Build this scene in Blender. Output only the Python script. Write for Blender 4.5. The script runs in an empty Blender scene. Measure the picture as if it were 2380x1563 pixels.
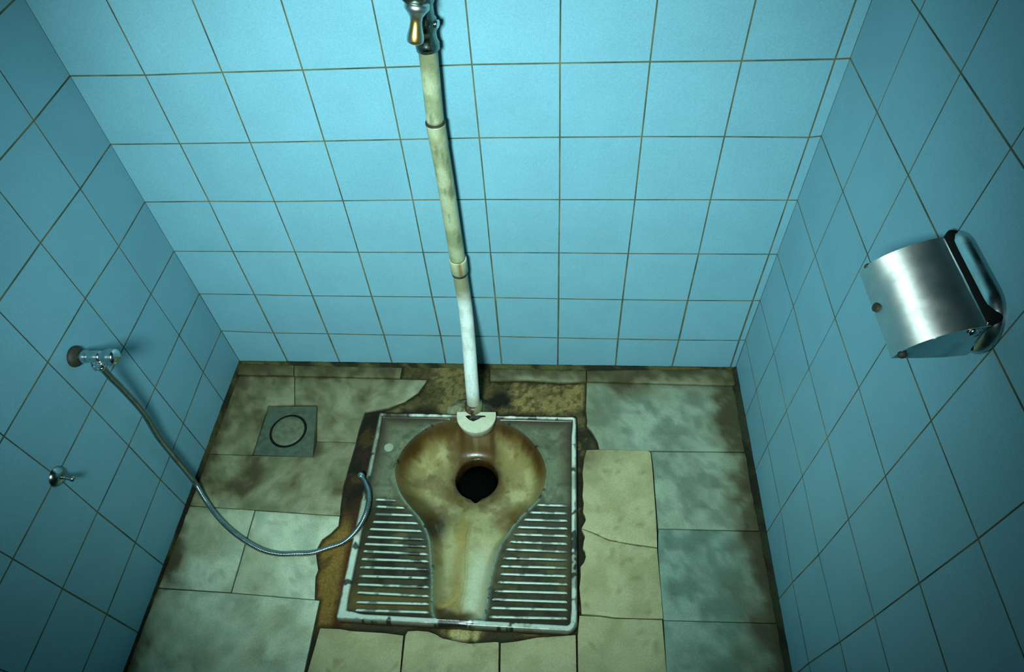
import bpy, bmesh, math, random
import numpy as np
from mathutils import Vector, Matrix

# ------------------------------------------------------------------ data (metres)
DATA = {
    'back': [[[-0.1491,0.0,-0.004],[-0.0044,0.0,-0.0019],[0.1488,0.0,0.0003],[0.2997,0.0,0.0025],[0.452,0.0,0.0046],[0.6082,0.0,0.0068],[0.7615,0.0,0.009],[0.9167,0.0,0.0112],[1.0652,0.0,0.0134],[1.2168,0.0,0.0155],[1.2309,0.0,0.0158]],[[-0.1491,0.0,0.1459],[-0.003,0.0,0.1412],[0.1486,0.0,0.1414],[0.3015,0.0,0.1409],[0.4541,0.0,0.1418],[0.6084,0.0,0.1427],[0.7617,0.0,0.1413],[0.9146,0.0,0.1408],[1.067,0.0,0.1409],[1.215,0.0,0.1436],[1.2309,0.0,0.1459]],[[-0.1478,0.0,0.2981],[-0.0013,0.0,0.2974],[0.1493,0.0,0.2954],[0.3008,0.0,0.2959],[0.4527,0.0,0.2964],[0.6086,0.0,0.297],[0.762,0.0,0.2954],[0.9141,0.0,0.2944],[1.0663,0.0,0.2946],[1.2148,0.0,0.2964],[1.2321,0.0,0.2981]],[[-0.1465,0.0,0.4502],[-0.0001,0.0,0.4504],[0.151,0.0,0.4502],[0.3022,0.0,0.4499],[0.4535,0.0,0.4506],[0.608,0.0,0.4512],[0.7616,0.0,0.4511],[0.9145,0.0,0.4501],[1.0662,0.0,0.4498],[1.2152,0.0,0.4501],[1.2333,0.0,0.4502]],[[-0.1452,0.0,0.6024],[0.0039,0.0,0.6036],[0.1513,0.0,0.6025],[0.3033,0.0,0.6043],[0.4546,0.0,0.6059],[0.6086,0.0,0.6068],[0.762,0.0,0.6058],[0.9147,0.0,0.6049],[1.0647,0.0,0.6043],[1.2145,0.0,0.6026],[1.2345,0.0,0.6024]],[[-0.144,0.0,0.7545],[0.0042,0.0,0.7542],[0.1516,0.0,0.7546],[0.303,0.0,0.7562],[0.4548,0.0,0.7578],[0.6085,0.0,0.7594],[0.7613,0.0,0.7585],[0.9135,0.0,0.7578],[1.0633,0.0,0.7556],[1.2141,0.0,0.7517],[1.2357,0.0,0.7545]],[[-0.1427,0.0,0.9066],[0.0046,0.0,0.9048],[0.1531,0.0,0.9068],[0.3036,0.0,0.9078],[0.4551,0.0,0.9092],[0.6082,0.0,0.9109],[0.7604,0.0,0.9097],[0.9121,0.0,0.9084],[1.0628,0.0,0.9064],[1.2128,0.0,0.9056],[1.2369,0.0,0.9066]],[[-0.1414,0.0,1.0588],[0.0035,0.0,1.0574],[0.1528,0.0,1.0589],[0.3037,0.0,1.0596],[0.4553,0.0,1.0607],[0.6082,0.0,1.062],[0.7603,0.0,1.0611],[0.9121,0.0,1.0601],[1.0631,0.0,1.0586],[1.2136,0.0,1.058],[1.2381,0.0,1.0588]],[[-0.1401,0.0,1.2109],[0.0026,0.0,1.2099],[0.1526,0.0,1.211],[0.3038,0.0,1.2116],[0.4555,0.0,1.2124],[0.6081,0.0,1.2133],[0.7602,0.0,1.2126],[0.9121,0.0,1.2119],[1.0633,0.0,1.2108],[1.2142,0.0,1.2104],[1.2393,0.0,1.2109]],[[-0.1388,0.0,1.3631],[0.0019,0.0,1.3623],[0.1525,0.0,1.3632],[0.3038,0.0,1.3636],[0.4556,0.0,1.3641],[0.6081,0.0,1.3649],[0.7602,0.0,1.3643],[0.912,0.0,1.3638],[1.0635,0.0,1.363],[1.2147,0.0,1.3627],[1.2404,0.0,1.3631]],[[-0.1376,0.0,1.5152],[0.0014,0.0,1.5146],[0.1524,0.0,1.5153],[0.3039,0.0,1.5156],[0.4557,0.0,1.516],[0.6081,0.0,1.5166],[0.7601,0.0,1.5162],[0.912,0.0,1.5158],[1.0636,0.0,1.5152],[1.215,0.0,1.5149],[1.2416,0.0,1.5152]],[[-0.1363,0.0,1.6674],[0.0011,0.0,1.6669],[0.1523,0.0,1.6674],[0.3039,0.0,1.6676],[0.4558,0.0,1.668],[0.6081,0.0,1.6684],[0.7601,0.0,1.6681],[0.912,0.0,1.6678],[1.0637,0.0,1.6673],[1.2153,0.0,1.6671],[1.2428,0.0,1.6674]],[[-0.135,0.0,1.8195],[0.0008,0.0,1.8192],[0.1522,0.0,1.8195],[0.3039,0.0,1.8197],[0.4558,0.0,1.82],[0.608,0.0,1.8203],[0.7601,0.0,1.82],[0.912,0.0,1.8198],[1.0638,0.0,1.8195],[1.2154,0.0,1.8193],[1.244,0.0,1.8195]],[[-0.1337,0.0,1.9717],[0.0006,0.0,1.9714],[0.1521,0.0,1.9717],[0.3039,0.0,1.9718],[0.4559,0.0,1.972],[0.608,0.0,1.9722],[0.76,0.0,1.9721],[0.912,0.0,1.9719],[1.0638,0.0,1.9716],[1.2156,0.0,1.9715],[1.2452,0.0,1.9717]],[[-0.1324,0.0,2.1238],[0.0005,0.0,2.1236],[0.1521,0.0,2.1238],[0.304,0.0,2.1239],[0.4559,0.0,2.1241],[0.608,0.0,2.1242],[0.76,0.0,2.1241],[0.912,0.0,2.124],[1.0639,0.0,2.1238],[1.2157,0.0,2.1237],[1.2464,0.0,2.1238]],[[-0.1311,0.0,2.276],[0.0003,0.0,2.2758],[0.1521,0.0,2.276],[0.304,0.0,2.276],[0.4559,0.0,2.2761],[0.608,0.0,2.2763],[0.76,0.0,2.2762],[0.912,0.0,2.2761],[1.0639,0.0,2.2759],[1.2158,0.0,2.2759],[1.2476,0.0,2.276]]],
    'left': [[[-0.1491,0.0,-0.004],[-0.1478,-0.1396,-0.004],[-0.1466,-0.2881,-0.004],[-0.1453,-0.4362,-0.0039],[-0.144,-0.5822,-0.0039],[-0.1428,-0.7289,-0.0039],[-0.1415,-0.877,-0.0039],[-0.1401,-1.0251,-0.0039],[-0.1388,-1.1732,-0.0039],[-0.1375,-1.3213,-0.0038],[-0.1362,-1.4694,-0.0038],[-0.1349,-1.6174,-0.0038]],[[-0.1491,0.0,0.1459],[-0.1478,-0.1396,0.1507],[-0.1466,-0.2881,0.1448],[-0.1453,-0.4362,0.1441],[-0.144,-0.5822,0.1408],[-0.1428,-0.7289,0.1382],[-0.1415,-0.877,0.1401],[-0.1401,-1.0251,0.1416],[-0.1388,-1.1732,0.1427],[-0.1375,-1.3213,0.1435],[-0.1362,-1.4694,0.1441],[-0.1349,-1.6174,0.1445]],[[-0.1478,0.0,0.2981],[-0.1466,-0.1372,0.302],[-0.1453,-0.2877,0.3008],[-0.144,-0.4344,0.3001],[-0.1427,-0.5827,0.3021],[-0.1414,-0.7304,0.3011],[-0.1401,-0.8781,0.3004],[-0.1388,-1.026,0.2998],[-0.1375,-1.1738,0.2994],[-0.1362,-1.3218,0.299],[-0.1349,-1.4697,0.2988],[-0.1336,-1.6177,0.2986]],[[-0.1465,0.0,0.4502],[-0.1453,-0.138,0.4527],[-0.144,-0.2859,0.4511],[-0.1427,-0.4335,0.4517],[-0.1414,-0.5795,0.4506],[-0.1401,-0.7302,0.4527],[-0.1388,-0.878,0.4521],[-0.1375,-1.0259,0.4516],[-0.1362,-1.1738,0.4512],[-0.1349,-1.3217,0.451],[-0.1337,-1.4697,0.4508],[-0.1324,-1.6176,0.4506]],[[-0.1452,0.0,0.6024],[-0.144,-0.1378,0.6007],[-0.1427,-0.2851,0.6059],[-0.1414,-0.4346,0.6045],[-0.1401,-0.5833,0.6032],[-0.1388,-0.7308,0.603],[-0.1375,-0.8785,0.6028],[-0.1363,-1.0262,0.6027],[-0.135,-1.174,0.6026],[-0.1337,-1.3219,0.6026],[-0.1324,-1.4698,0.6025],[-0.1311,-1.6177,0.6025]],[[-0.144,0.0,0.7545],[-0.1428,-0.1368,0.7525],[-0.1414,-0.2861,0.7553],[-0.1402,-0.4339,0.7551],[-0.1389,-0.5828,0.7551],[-0.1376,-0.7304,0.755],[-0.1363,-0.8782,0.7549],[-0.135,-1.026,0.7548],[-0.1337,-1.1739,0.7547],[-0.1324,-1.3218,0.7547],[-0.1311,-1.4697,0.7546],[-0.1298,-1.6177,0.7546]],[[-0.1427,0.0,0.9066],[-0.1415,-0.1379,0.9032],[-0.1402,-0.2857,0.9041],[-0.1389,-0.4337,0.9047],[-0.1376,-0.5824,0.9071],[-0.1363,-0.7302,0.907],[-0.135,-0.878,0.9069],[-0.1337,-1.0259,0.9068],[-0.1324,-1.1738,0.9068],[-0.1311,-1.3217,0.9068],[-0.1298,-1.4697,0.9067],[-0.1285,-1.6176,0.9067]],[[-0.1414,0.0,1.0588],[-0.1402,-0.1377,1.0562],[-0.1389,-0.2856,1.0569],[-0.1376,-0.4336,1.0573],[-0.1363,-0.5822,1.0591],[-0.135,-0.73,1.0591],[-0.1337,-0.8778,1.059],[-0.1324,-1.0257,1.0589],[-0.1311,-1.1737,1.0589],[-0.1298,-1.3216,1.0589],[-0.1285,-1.4696,1.0589],[-0.1272,-1.6176,1.0588]],[[-0.1401,0.0,1.2109],[-0.1389,-0.1376,1.209],[-0.1376,-0.2856,1.2095],[-0.1363,-0.4335,1.2099],[-0.135,-0.582,1.2112],[-0.1337,-0.7298,1.2111],[-0.1324,-0.8777,1.2111],[-0.1311,-1.0257,1.211],[-0.1298,-1.1736,1.211],[-0.1285,-1.3216,1.211],[-0.1272,-1.4696,1.211],[-0.126,-1.6176,1.211]],[[-0.1388,0.0,1.3631],[-0.1376,-0.1375,1.3616],[-0.1363,-0.2855,1.362],[-0.135,-0.4335,1.3623],[-0.1337,-0.5818,1.3633],[-0.1324,-0.7297,1.3632],[-0.1312,-0.8776,1.3632],[-0.1299,-1.0256,1.3632],[-0.1286,-1.1736,1.3631],[-0.1273,-1.3216,1.3631],[-0.126,-1.4695,1.3631],[-0.1247,-1.6175,1.3631]],[[-0.1376,0.0,1.5152],[-0.1364,-0.1375,1.5142],[-0.1351,-0.2855,1.5144],[-0.1338,-0.4334,1.5146],[-0.1325,-0.5817,1.5154],[-0.1312,-0.7296,1.5153],[-0.1299,-0.8776,1.5153],[-0.1286,-1.0256,1.5153],[-0.1273,-1.1735,1.5153],[-0.126,-1.3215,1.5153],[-0.1247,-1.4695,1.5153],[-0.1234,-1.6175,1.5152]],[[-0.1363,0.0,1.6674],[-0.1351,-0.1374,1.6666],[-0.1338,-0.2854,1.6668],[-0.1325,-0.4334,1.6669],[-0.1312,-0.5816,1.6675],[-0.1299,-0.7296,1.6675],[-0.1286,-0.8775,1.6674],[-0.1273,-1.0255,1.6674],[-0.126,-1.1735,1.6674],[-0.1247,-1.3215,1.6674],[-0.1234,-1.4695,1.6674],[-0.1221,-1.6175,1.6674]],[[-0.135,0.0,1.8195],[-0.1338,-0.1374,1.8189],[-0.1325,-0.2854,1.8191],[-0.1312,-0.4334,1.8192],[-0.1299,-0.5815,1.8196],[-0.1286,-0.7295,1.8196],[-0.1273,-0.8775,1.8196],[-0.126,-1.0255,1.8196],[-0.1247,-1.1735,1.8195],[-0.1234,-1.3215,1.8195],[-0.1221,-1.4695,1.8195],[-0.1208,-1.6175,1.8195]],[[-0.1337,0.0,1.9717],[-0.1325,-0.1374,1.9712],[-0.1312,-0.2854,1.9713],[-0.1299,-0.4334,1.9714],[-0.1286,-0.5815,1.9717],[-0.1273,-0.7295,1.9717],[-0.126,-0.8775,1.9717],[-0.1247,-1.0255,1.9717],[-0.1234,-1.1735,1.9717],[-0.1221,-1.3215,1.9717],[-0.1208,-1.4695,1.9717],[-0.1195,-1.6175,1.9717]],[[-0.1324,0.0,2.1238],[-0.1312,-0.1374,2.1235],[-0.1299,-0.2854,2.1236],[-0.1286,-0.4334,2.1236],[-0.1273,-0.5815,2.1239],[-0.126,-0.7295,2.1238],[-0.1247,-0.8775,2.1238],[-0.1235,-1.0255,2.1238],[-0.1222,-1.1735,2.1238],[-0.1209,-1.3215,2.1238],[-0.1196,-1.4695,2.1238],[-0.1183,-1.6175,2.1238]],[[-0.1311,0.0,2.276],[-0.1299,-0.1373,2.2757],[-0.1287,-0.2853,2.2758],[-0.1274,-0.4334,2.2758],[-0.1261,-0.5814,2.276],[-0.1248,-0.7294,2.276],[-0.1235,-0.8774,2.276],[-0.1222,-1.0254,2.276],[-0.1209,-1.1735,2.276],[-0.1196,-1.3215,2.276],[-0.1183,-1.4695,2.276],[-0.117,-1.6175,2.276]]],
    'right': [[[1.2309,0.0,0.0158],[1.2304,-0.1535,0.0158],[1.2299,-0.2999,0.0157],[1.2293,-0.4506,0.0157],[1.2287,-0.5922,0.0157],[1.2282,-0.7373,0.0157],[1.2276,-0.8873,0.0157],[1.2271,-1.0368,0.0157],[1.2266,-1.186,0.0157],[1.2261,-1.3348,0.0157],[1.2256,-1.4835,0.0157],[1.225,-1.632,0.0157]],[[1.2309,0.0,0.1459],[1.2304,-0.1535,0.1495],[1.2299,-0.2999,0.1502],[1.2293,-0.4506,0.1496],[1.2287,-0.5922,0.1344],[1.2282,-0.7373,0.1327],[1.2276,-0.8873,0.136],[1.2271,-1.0368,0.1385],[1.2266,-1.186,0.1404],[1.2261,-1.3348,0.1417],[1.2256,-1.4835,0.1428],[1.225,-1.632,0.1436]],[[1.2321,0.0,0.2981],[1.2316,-0.1591,0.3069],[1.231,-0.3036,0.3015],[1.2305,-0.4506,0.3048],[1.2299,-0.5978,0.2967],[1.2295,-0.7424,0.3006],[1.2289,-0.8911,0.2999],[1.2284,-1.0397,0.2995],[1.2278,-1.1881,0.2991],[1.2273,-1.3364,0.2989],[1.2268,-1.4847,0.2987],[1.2262,-1.6329,0.2985]],[[1.2333,0.0,0.4502],[1.2328,-0.1565,0.4596],[1.2322,-0.3055,0.4546],[1.2317,-0.4516,0.4525],[1.2311,-0.5973,0.4497],[1.2306,-0.7453,0.4498],[1.2301,-0.8933,0.4499],[1.2296,-1.0413,0.45],[1.229,-1.1893,0.45],[1.2285,-1.3374,0.4501],[1.228,-1.4854,0.4501],[1.2274,-1.6334,0.4501]],[[1.2345,0.0,0.6024],[1.2339,-0.1564,0.6028],[1.2334,-0.3055,0.603],[1.2329,-0.4506,0.6069],[1.2323,-0.598,0.6028],[1.2318,-0.7471,0.6024],[1.2313,-0.8946,0.6024],[1.2307,-1.0423,0.6024],[1.2302,-1.1901,0.6024],[1.2297,-1.3379,0.6024],[1.2292,-1.4858,0.6024],[1.2286,-1.6337,0.6024]],[[1.2357,0.0,0.7545],[1.2351,-0.1556,0.7548],[1.2346,-0.3044,0.755],[1.2341,-0.4488,0.7534],[1.2335,-0.5967,0.7531],[1.233,-0.7489,0.7549],[1.2325,-0.896,0.7548],[1.2319,-1.0434,0.7547],[1.2314,-1.1909,0.7547],[1.2309,-1.3385,0.7546],[1.2303,-1.4862,0.7546],[1.2298,-1.634,0.7546]],[[1.2369,0.0,0.9066],[1.2363,-0.155,0.9069],[1.2358,-0.3036,0.907],[1.2353,-0.4489,0.9058],[1.2347,-0.5969,0.9056],[1.2342,-0.748,0.9069],[1.2337,-0.8953,0.9069],[1.2331,-1.0428,0.9068],[1.2326,-1.1905,0.9068],[1.2321,-1.3382,0.9067],[1.2315,-1.486,0.9067],[1.231,-1.6339,0.9067]],[[1.2381,0.0,1.0588],[1.2375,-0.1545,1.059],[1.237,-0.303,1.059],[1.2364,-0.449,1.0582],[1.2359,-0.597,1.058],[1.2354,-0.7473,1.059],[1.2349,-0.8948,1.0589],[1.2343,-1.0425,1.0589],[1.2338,-1.1902,1.0589],[1.2333,-1.338,1.0589],[1.2327,-1.4858,1.0588],[1.2322,-1.6337,1.0588]],[[1.2393,0.0,1.2109],[1.2387,-0.1542,1.2111],[1.2382,-0.3025,1.2111],[1.2376,-0.4491,1.2105],[1.2371,-0.597,1.2103],[1.2366,-0.7468,1.2111],[1.236,-0.8944,1.2111],[1.2355,-1.0422,1.211],[1.235,-1.19,1.211],[1.2345,-1.3378,1.211],[1.2339,-1.4857,1.211],[1.2334,-1.6336,1.211]],[[1.2404,0.0,1.3631],[1.2399,-0.1539,1.3632],[1.2394,-0.3022,1.3632],[1.2388,-0.4491,1.3627],[1.2383,-0.5971,1.3626],[1.2378,-0.7464,1.3632],[1.2372,-0.8941,1.3632],[1.2367,-1.0419,1.3631],[1.2362,-1.1898,1.3631],[1.2356,-1.3377,1.3631],[1.2351,-1.4856,1.3631],[1.2346,-1.6336,1.3631]],[[1.2416,0.0,1.5152],[1.2411,-0.1537,1.5153],[1.2406,-0.302,1.5153],[1.24,-0.4491,1.515],[1.2395,-0.5971,1.5149],[1.239,-0.7461,1.5153],[1.2384,-0.8939,1.5153],[1.2379,-1.0418,1.5153],[1.2374,-1.1897,1.5153],[1.2368,-1.3376,1.5153],[1.2363,-1.4856,1.5152],[1.2358,-1.6335,1.5152]],[[1.2428,0.0,1.6674],[1.2423,-0.1536,1.6674],[1.2417,-0.3018,1.6675],[1.2412,-0.4492,1.6672],[1.2407,-0.5972,1.6671],[1.2402,-0.7459,1.6674],[1.2396,-0.8938,1.6674],[1.2391,-1.0417,1.6674],[1.2386,-1.1896,1.6674],[1.238,-1.3375,1.6674],[1.2375,-1.4855,1.6674],[1.237,-1.6335,1.6674]],[[1.244,0.0,1.8195],[1.2435,-0.1535,1.8196],[1.2429,-0.3016,1.8196],[1.2424,-0.4492,1.8194],[1.2419,-0.5972,1.8193],[1.2413,-0.7457,1.8196],[1.2408,-0.8936,1.8196],[1.2403,-1.0416,1.8195],[1.2398,-1.1895,1.8195],[1.2392,-1.3375,1.8195],[1.2387,-1.4855,1.8195],[1.2382,-1.6335,1.8195]],[[1.2452,0.0,1.9717],[1.2447,-0.1534,1.9717],[1.2441,-0.3015,1.9717],[1.2436,-0.4492,1.9716],[1.2431,-0.5972,1.9715],[1.2425,-0.7456,1.9717],[1.242,-0.8935,1.9717],[1.2415,-1.0415,1.9717],[1.2409,-1.1895,1.9717],[1.2404,-1.3374,1.9717],[1.2399,-1.4854,1.9717],[1.2394,-1.6334,1.9717]],[[1.2464,0.0,2.1238],[1.2459,-0.1534,2.1238],[1.2453,-0.3014,2.1238],[1.2448,-0.4492,2.1237],[1.2443,-0.5972,2.1237],[1.2437,-0.7455,2.1238],[1.2432,-0.8935,2.1238],[1.2427,-1.0414,2.1238],[1.2421,-1.1894,2.1238],[1.2416,-1.3374,2.1238],[1.2411,-1.4854,2.1238],[1.2405,-1.6334,2.1238]],[[1.2476,0.0,2.276],[1.2471,-0.1533,2.276],[1.2465,-0.3014,2.276],[1.246,-0.4492,2.2759],[1.2455,-0.5972,2.2759],[1.2449,-0.7455,2.276],[1.2444,-0.8934,2.276],[1.2439,-1.0414,2.276],[1.2433,-1.1894,2.276],[1.2428,-1.3374,2.276],[1.2423,-1.4854,2.276],[1.2417,-1.6334,2.276]]],
    'slabs': {"BS1":[[-0.1542,-0.0055],[0.0149,-0.0118],[0.0237,-0.0442],[-0.1528,-0.0444]],"BS2":[[0.0174,-0.0118],[0.33,-0.014],[0.3294,-0.0473],[0.0266,-0.0456]],"BS3":[[0.5776,-0.0142],[0.8377,-0.0155],[0.8373,-0.049],[0.7664,-0.0531],[0.6853,-0.0463],[0.5805,-0.0511]],"BS4":[[0.84,-0.0154],[1.2336,-0.0031],[1.2333,-0.0549],[0.8396,-0.049]],"P1":[[-0.1531,-0.0474],[0.0262,-0.0485],[0.0508,-0.1384],[-0.0216,-0.1415],[-0.0204,-0.2923],[-0.1546,-0.2915],[-0.1517,-0.2067],[-0.1503,-0.1333]],"P2":[[0.0287,-0.0485],[0.2447,-0.0503],[0.4048,-0.0516],[0.3867,-0.0912],[0.3536,-0.122],[0.3099,-0.1419],[0.2514,-0.1567],[0.2464,-0.2066],[0.2457,-0.2472],[0.1422,-0.2476],[0.1158,-0.137],[0.0532,-0.1384]],"P3":[[-0.1548,-0.294],[-0.0197,-0.2948],[0.1434,-0.2934],[0.1429,-0.2501],[0.2462,-0.2496],[0.2423,-0.3107],[0.2397,-0.3691],[0.2446,-0.4247],[0.2482,-0.4451],[-0.1402,-0.4338],[-0.1482,-0.3711]],"P4":[[-0.146,-0.4363],[0.0321,-0.4405],[0.037,-0.6331],[-0.1412,-0.6313],[-0.1404,-0.5796]],"P5":[[0.0356,-0.4415],[0.2476,-0.4473],[0.2495,-0.4695],[0.2351,-0.4889],[0.2178,-0.5041],[0.212,-0.5227],[0.2114,-0.5368],[0.2181,-0.5554],[0.226,-0.5746],[0.2236,-0.5891],[0.2264,-0.6042],[0.2342,-0.6392],[0.0403,-0.6339]],"P6":[[-0.142,-0.6342],[0.0389,-0.6358],[0.2456,-0.6414],[0.2476,-0.7837],[0.249,-0.8439],[-0.1385,-0.8673],[-0.1401,-0.7249]],"F1":[[0.2614,-0.6976],[0.3062,-0.697],[0.3344,-0.6998],[0.3628,-0.7],[0.3909,-0.6994],[0.4089,-0.7001],[0.4448,-0.7025],[0.4527,-0.8316],[0.2517,-0.8437]],"F2":[[0.4494,-0.7022],[0.4536,-0.6935],[0.4738,-0.6915],[0.4971,-0.692],[0.5134,-0.6962],[0.5309,-0.7038],[0.5587,-0.7073],[0.5873,-0.7107],[0.6419,-0.7044],[0.6483,-0.7049],[0.6554,-0.8194],[0.4553,-0.8314]],"F3":[[0.6529,-0.7063],[0.6849,-0.7013],[0.7275,-0.6915],[0.7649,-0.687],[0.8075,-0.6822],[0.8096,-0.81],[0.6588,-0.8192]],"R3":[[0.8158,-0.6436],[0.8572,-0.6432],[0.891,-0.6458],[0.9346,-0.6444],[0.9867,-0.6434],[0.9869,-0.7414],[0.9875,-0.7993],[0.8129,-0.8098],[0.812,-0.6828]],"R1":[[0.8367,-0.2529],[0.8747,-0.2505],[0.9855,-0.2507],[0.9913,-0.2553],[0.9926,-0.2933],[0.992,-0.3674],[0.9912,-0.4414],[0.9883,-0.49],[0.9291,-0.4838],[0.8836,-0.4769],[0.8521,-0.4632],[0.8221,-0.4534],[0.8321,-0.4335],[0.8303,-0.4232],[0.8254,-0.414],[0.8277,-0.3917],[0.8249,-0.3736],[0.8272,-0.3428],[0.8255,-0.3148],[0.83,-0.2766]],"R2":[[0.8221,-0.4554],[0.8521,-0.4663],[0.8835,-0.4799],[0.929,-0.4867],[0.988,-0.4929],[0.9886,-0.5778],[0.9887,-0.6407],[0.9347,-0.6427],[0.8902,-0.6432],[0.8572,-0.6406],[0.8203,-0.6399],[0.8187,-0.6155],[0.8162,-0.5861],[0.8192,-0.5612],[0.8184,-0.5416],[0.827,-0.5308],[0.831,-0.5182],[0.8292,-0.5076],[0.8245,-0.5001],[0.8266,-0.4843],[0.8297,-0.4722]],"M1":[[0.8395,-0.0517],[1.2329,-0.0576],[1.2334,-0.1493],[1.2324,-0.2444],[0.9949,-0.2493],[0.9167,-0.2493],[0.8674,-0.2484],[0.8656,-0.2365],[0.8627,-0.2245],[0.8545,-0.2076],[0.8483,-0.1954],[0.8377,-0.1832],[0.839,-0.1668],[0.8361,-0.1387],[0.8377,-0.1046]],"M2":[[0.9936,-0.2528],[1.2328,-0.2479],[1.2317,-0.2967],[1.2269,-0.4417],[0.9946,-0.4463],[0.995,-0.3673],[0.9957,-0.2932]],"M3":[[0.9954,-0.4483],[1.2273,-0.4447],[1.2247,-0.5927],[1.2241,-0.6369],[0.9902,-0.6432],[0.9895,-0.5777],[0.9908,-0.4938]],"M4":[[0.9901,-0.6449],[1.2238,-0.6386],[1.2221,-0.7851],[0.9883,-0.7993],[0.9877,-0.7413]]},
    'pan': [[0.2932,-0.1657],[0.8102,-0.1633],[0.8099,-0.6777],[0.2973,-0.6824]],
    'bowl': [[0.5513,-0.1664],[0.5836,-0.1695],[0.6084,-0.1745],[0.6385,-0.1865],[0.6584,-0.197],[0.6808,-0.2138],[0.6982,-0.2311],[0.714,-0.2518],[0.7253,-0.2723],[0.7333,-0.2925],[0.7379,-0.3125],[0.7383,-0.3298],[0.7365,-0.347],[0.7312,-0.3665],[0.7219,-0.3859],[0.71,-0.4014],[0.6964,-0.4158],[0.6838,-0.4292],[0.6714,-0.4443],[0.6625,-0.4572],[0.6555,-0.4709],[0.6468,-0.4845],[0.6399,-0.4979],[0.6338,-0.5154],[0.6295,-0.5326],[0.6257,-0.5495],[0.6236,-0.5661],[0.6215,-0.5825],[0.6199,-0.5987],[0.6191,-0.6146],[0.6179,-0.6303],[0.6162,-0.6496],[0.6134,-0.6642],[0.5591,-0.67],[0.5145,-0.6701],[0.5058,-0.6599],[0.5017,-0.6478],[0.4992,-0.6323],[0.4971,-0.6166],[0.4944,-0.5967],[0.4923,-0.5805],[0.4892,-0.5641],[0.4857,-0.5475],[0.4826,-0.5306],[0.4789,-0.5135],[0.4744,-0.4962],[0.4677,-0.4796],[0.4595,-0.4655],[0.4504,-0.4522],[0.4381,-0.4389],[0.4238,-0.4254],[0.4087,-0.4109],[0.3963,-0.397],[0.3831,-0.3791],[0.3737,-0.3597],[0.367,-0.3425],[0.3631,-0.3249],[0.3634,-0.3069],[0.3665,-0.2886],[0.374,-0.2662],[0.3862,-0.2444],[0.3992,-0.2266],[0.4156,-0.2107],[0.4335,-0.1975],[0.452,-0.1875],[0.4806,-0.1777],[0.5145,-0.1701]],
    'ridgeL': [[[0.3266,-0.4043],[0.3845,-0.4045]],[[0.33,-0.4218],[0.4059,-0.4227]],[[0.3313,-0.4406],[0.4291,-0.4404]],[[0.3296,-0.4601],[0.4441,-0.4591]],[[0.3258,-0.4776],[0.4557,-0.4776]],[[0.3241,-0.4965],[0.4641,-0.4964]],[[0.3208,-0.5135],[0.4717,-0.5127]],[[0.3211,-0.5301],[0.4772,-0.5305]],[[0.3204,-0.5482],[0.4811,-0.5465]],[[0.3207,-0.5665],[0.4844,-0.5644]],[[0.3226,-0.586],[0.487,-0.5832]],[[0.3234,-0.6045],[0.4896,-0.6026]],[[0.3258,-0.6218],[0.4922,-0.6216]],[[0.328,-0.6423],[0.4945,-0.638]],[[0.3294,-0.6587],[0.4968,-0.6552]]],
    'ridgeR': [[[0.7159,-0.4034],[0.7927,-0.4028]],[[0.699,-0.4225],[0.7927,-0.4212]],[[0.6867,-0.4403],[0.7928,-0.4392]],[[0.6733,-0.4588],[0.7928,-0.4575]],[[0.6625,-0.4761],[0.7929,-0.4751]],[[0.6571,-0.4938],[0.7929,-0.4932]],[[0.6497,-0.5114],[0.793,-0.5111]],[[0.6446,-0.5316],[0.793,-0.5291]],[[0.6395,-0.5498],[0.7931,-0.5469]],[[0.6407,-0.567],[0.7931,-0.5648]],[[0.6357,-0.5847],[0.7932,-0.582]],[[0.6309,-0.6037],[0.7932,-0.6005]],[[0.6261,-0.6216],[0.7933,-0.6192]],[[0.6255,-0.6391],[0.7933,-0.6352]],[[0.6209,-0.6576],[0.7933,-0.6525]]],
    'spread': [[0.5038,-0.1693],[0.6044,-0.1668],[0.5582,-0.2235]],
    'slot': [[0.5259,-0.1765],[0.5357,-0.1737],[0.558,-0.1731],[0.5782,-0.1739],[0.5807,-0.1777],[0.5697,-0.1792],[0.5614,-0.1858],[0.5487,-0.1924],[0.5371,-0.1877]],
    'pipe_base': [0.5466,-0.1488,0.03],
    'pipe_up': [[0.5418,-0.03,0.968],[0.5349,-0.03,0.8156]],
    'pipe_mid': [[0.5349,-0.03,0.8156],[0.5365,-0.03,0.6589],[0.5372,-0.03,0.4575]],
    'coupling': [[0.5377,-0.03,0.4616],[0.5373,-0.03,0.4127]],
    'pipe_low': [[0.5374,-0.03,0.4184],[0.538,-0.031,0.3488],[0.5393,-0.038,0.2944],[0.541,-0.055,0.2493],[0.5425,-0.075,0.2063],[0.544,-0.097,0.1642],[0.545,-0.118,0.1191],[0.5457,-0.137,0.0689],[0.546,-0.148,0.0349]],
    'valve': [[0.5418,-0.03,0.968],[0.5436,-0.03,1.0186],[0.5432,-0.03,1.0392],[0.5423,-0.06,1.0401],[0.5356,-0.07,1.018],[0.5312,-0.075,0.9904],[0.542,-0.06,1.0468]],
    'tap': [-0.1422,-0.3873,0.5571],
    'tap_px': [[-0.1369,-0.3873,0.5572],[-0.1263,-0.3873,0.5576],[-0.1051,-0.3873,0.557],[-0.0686,-0.3873,0.5609],[-0.0453,-0.3873,0.5631],[-0.1064,-0.3873,0.5264]],
    'hook': [-0.1414,-0.5795,0.4506],
    'hook_tip': [-0.1162,-0.5795,0.4407],
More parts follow.
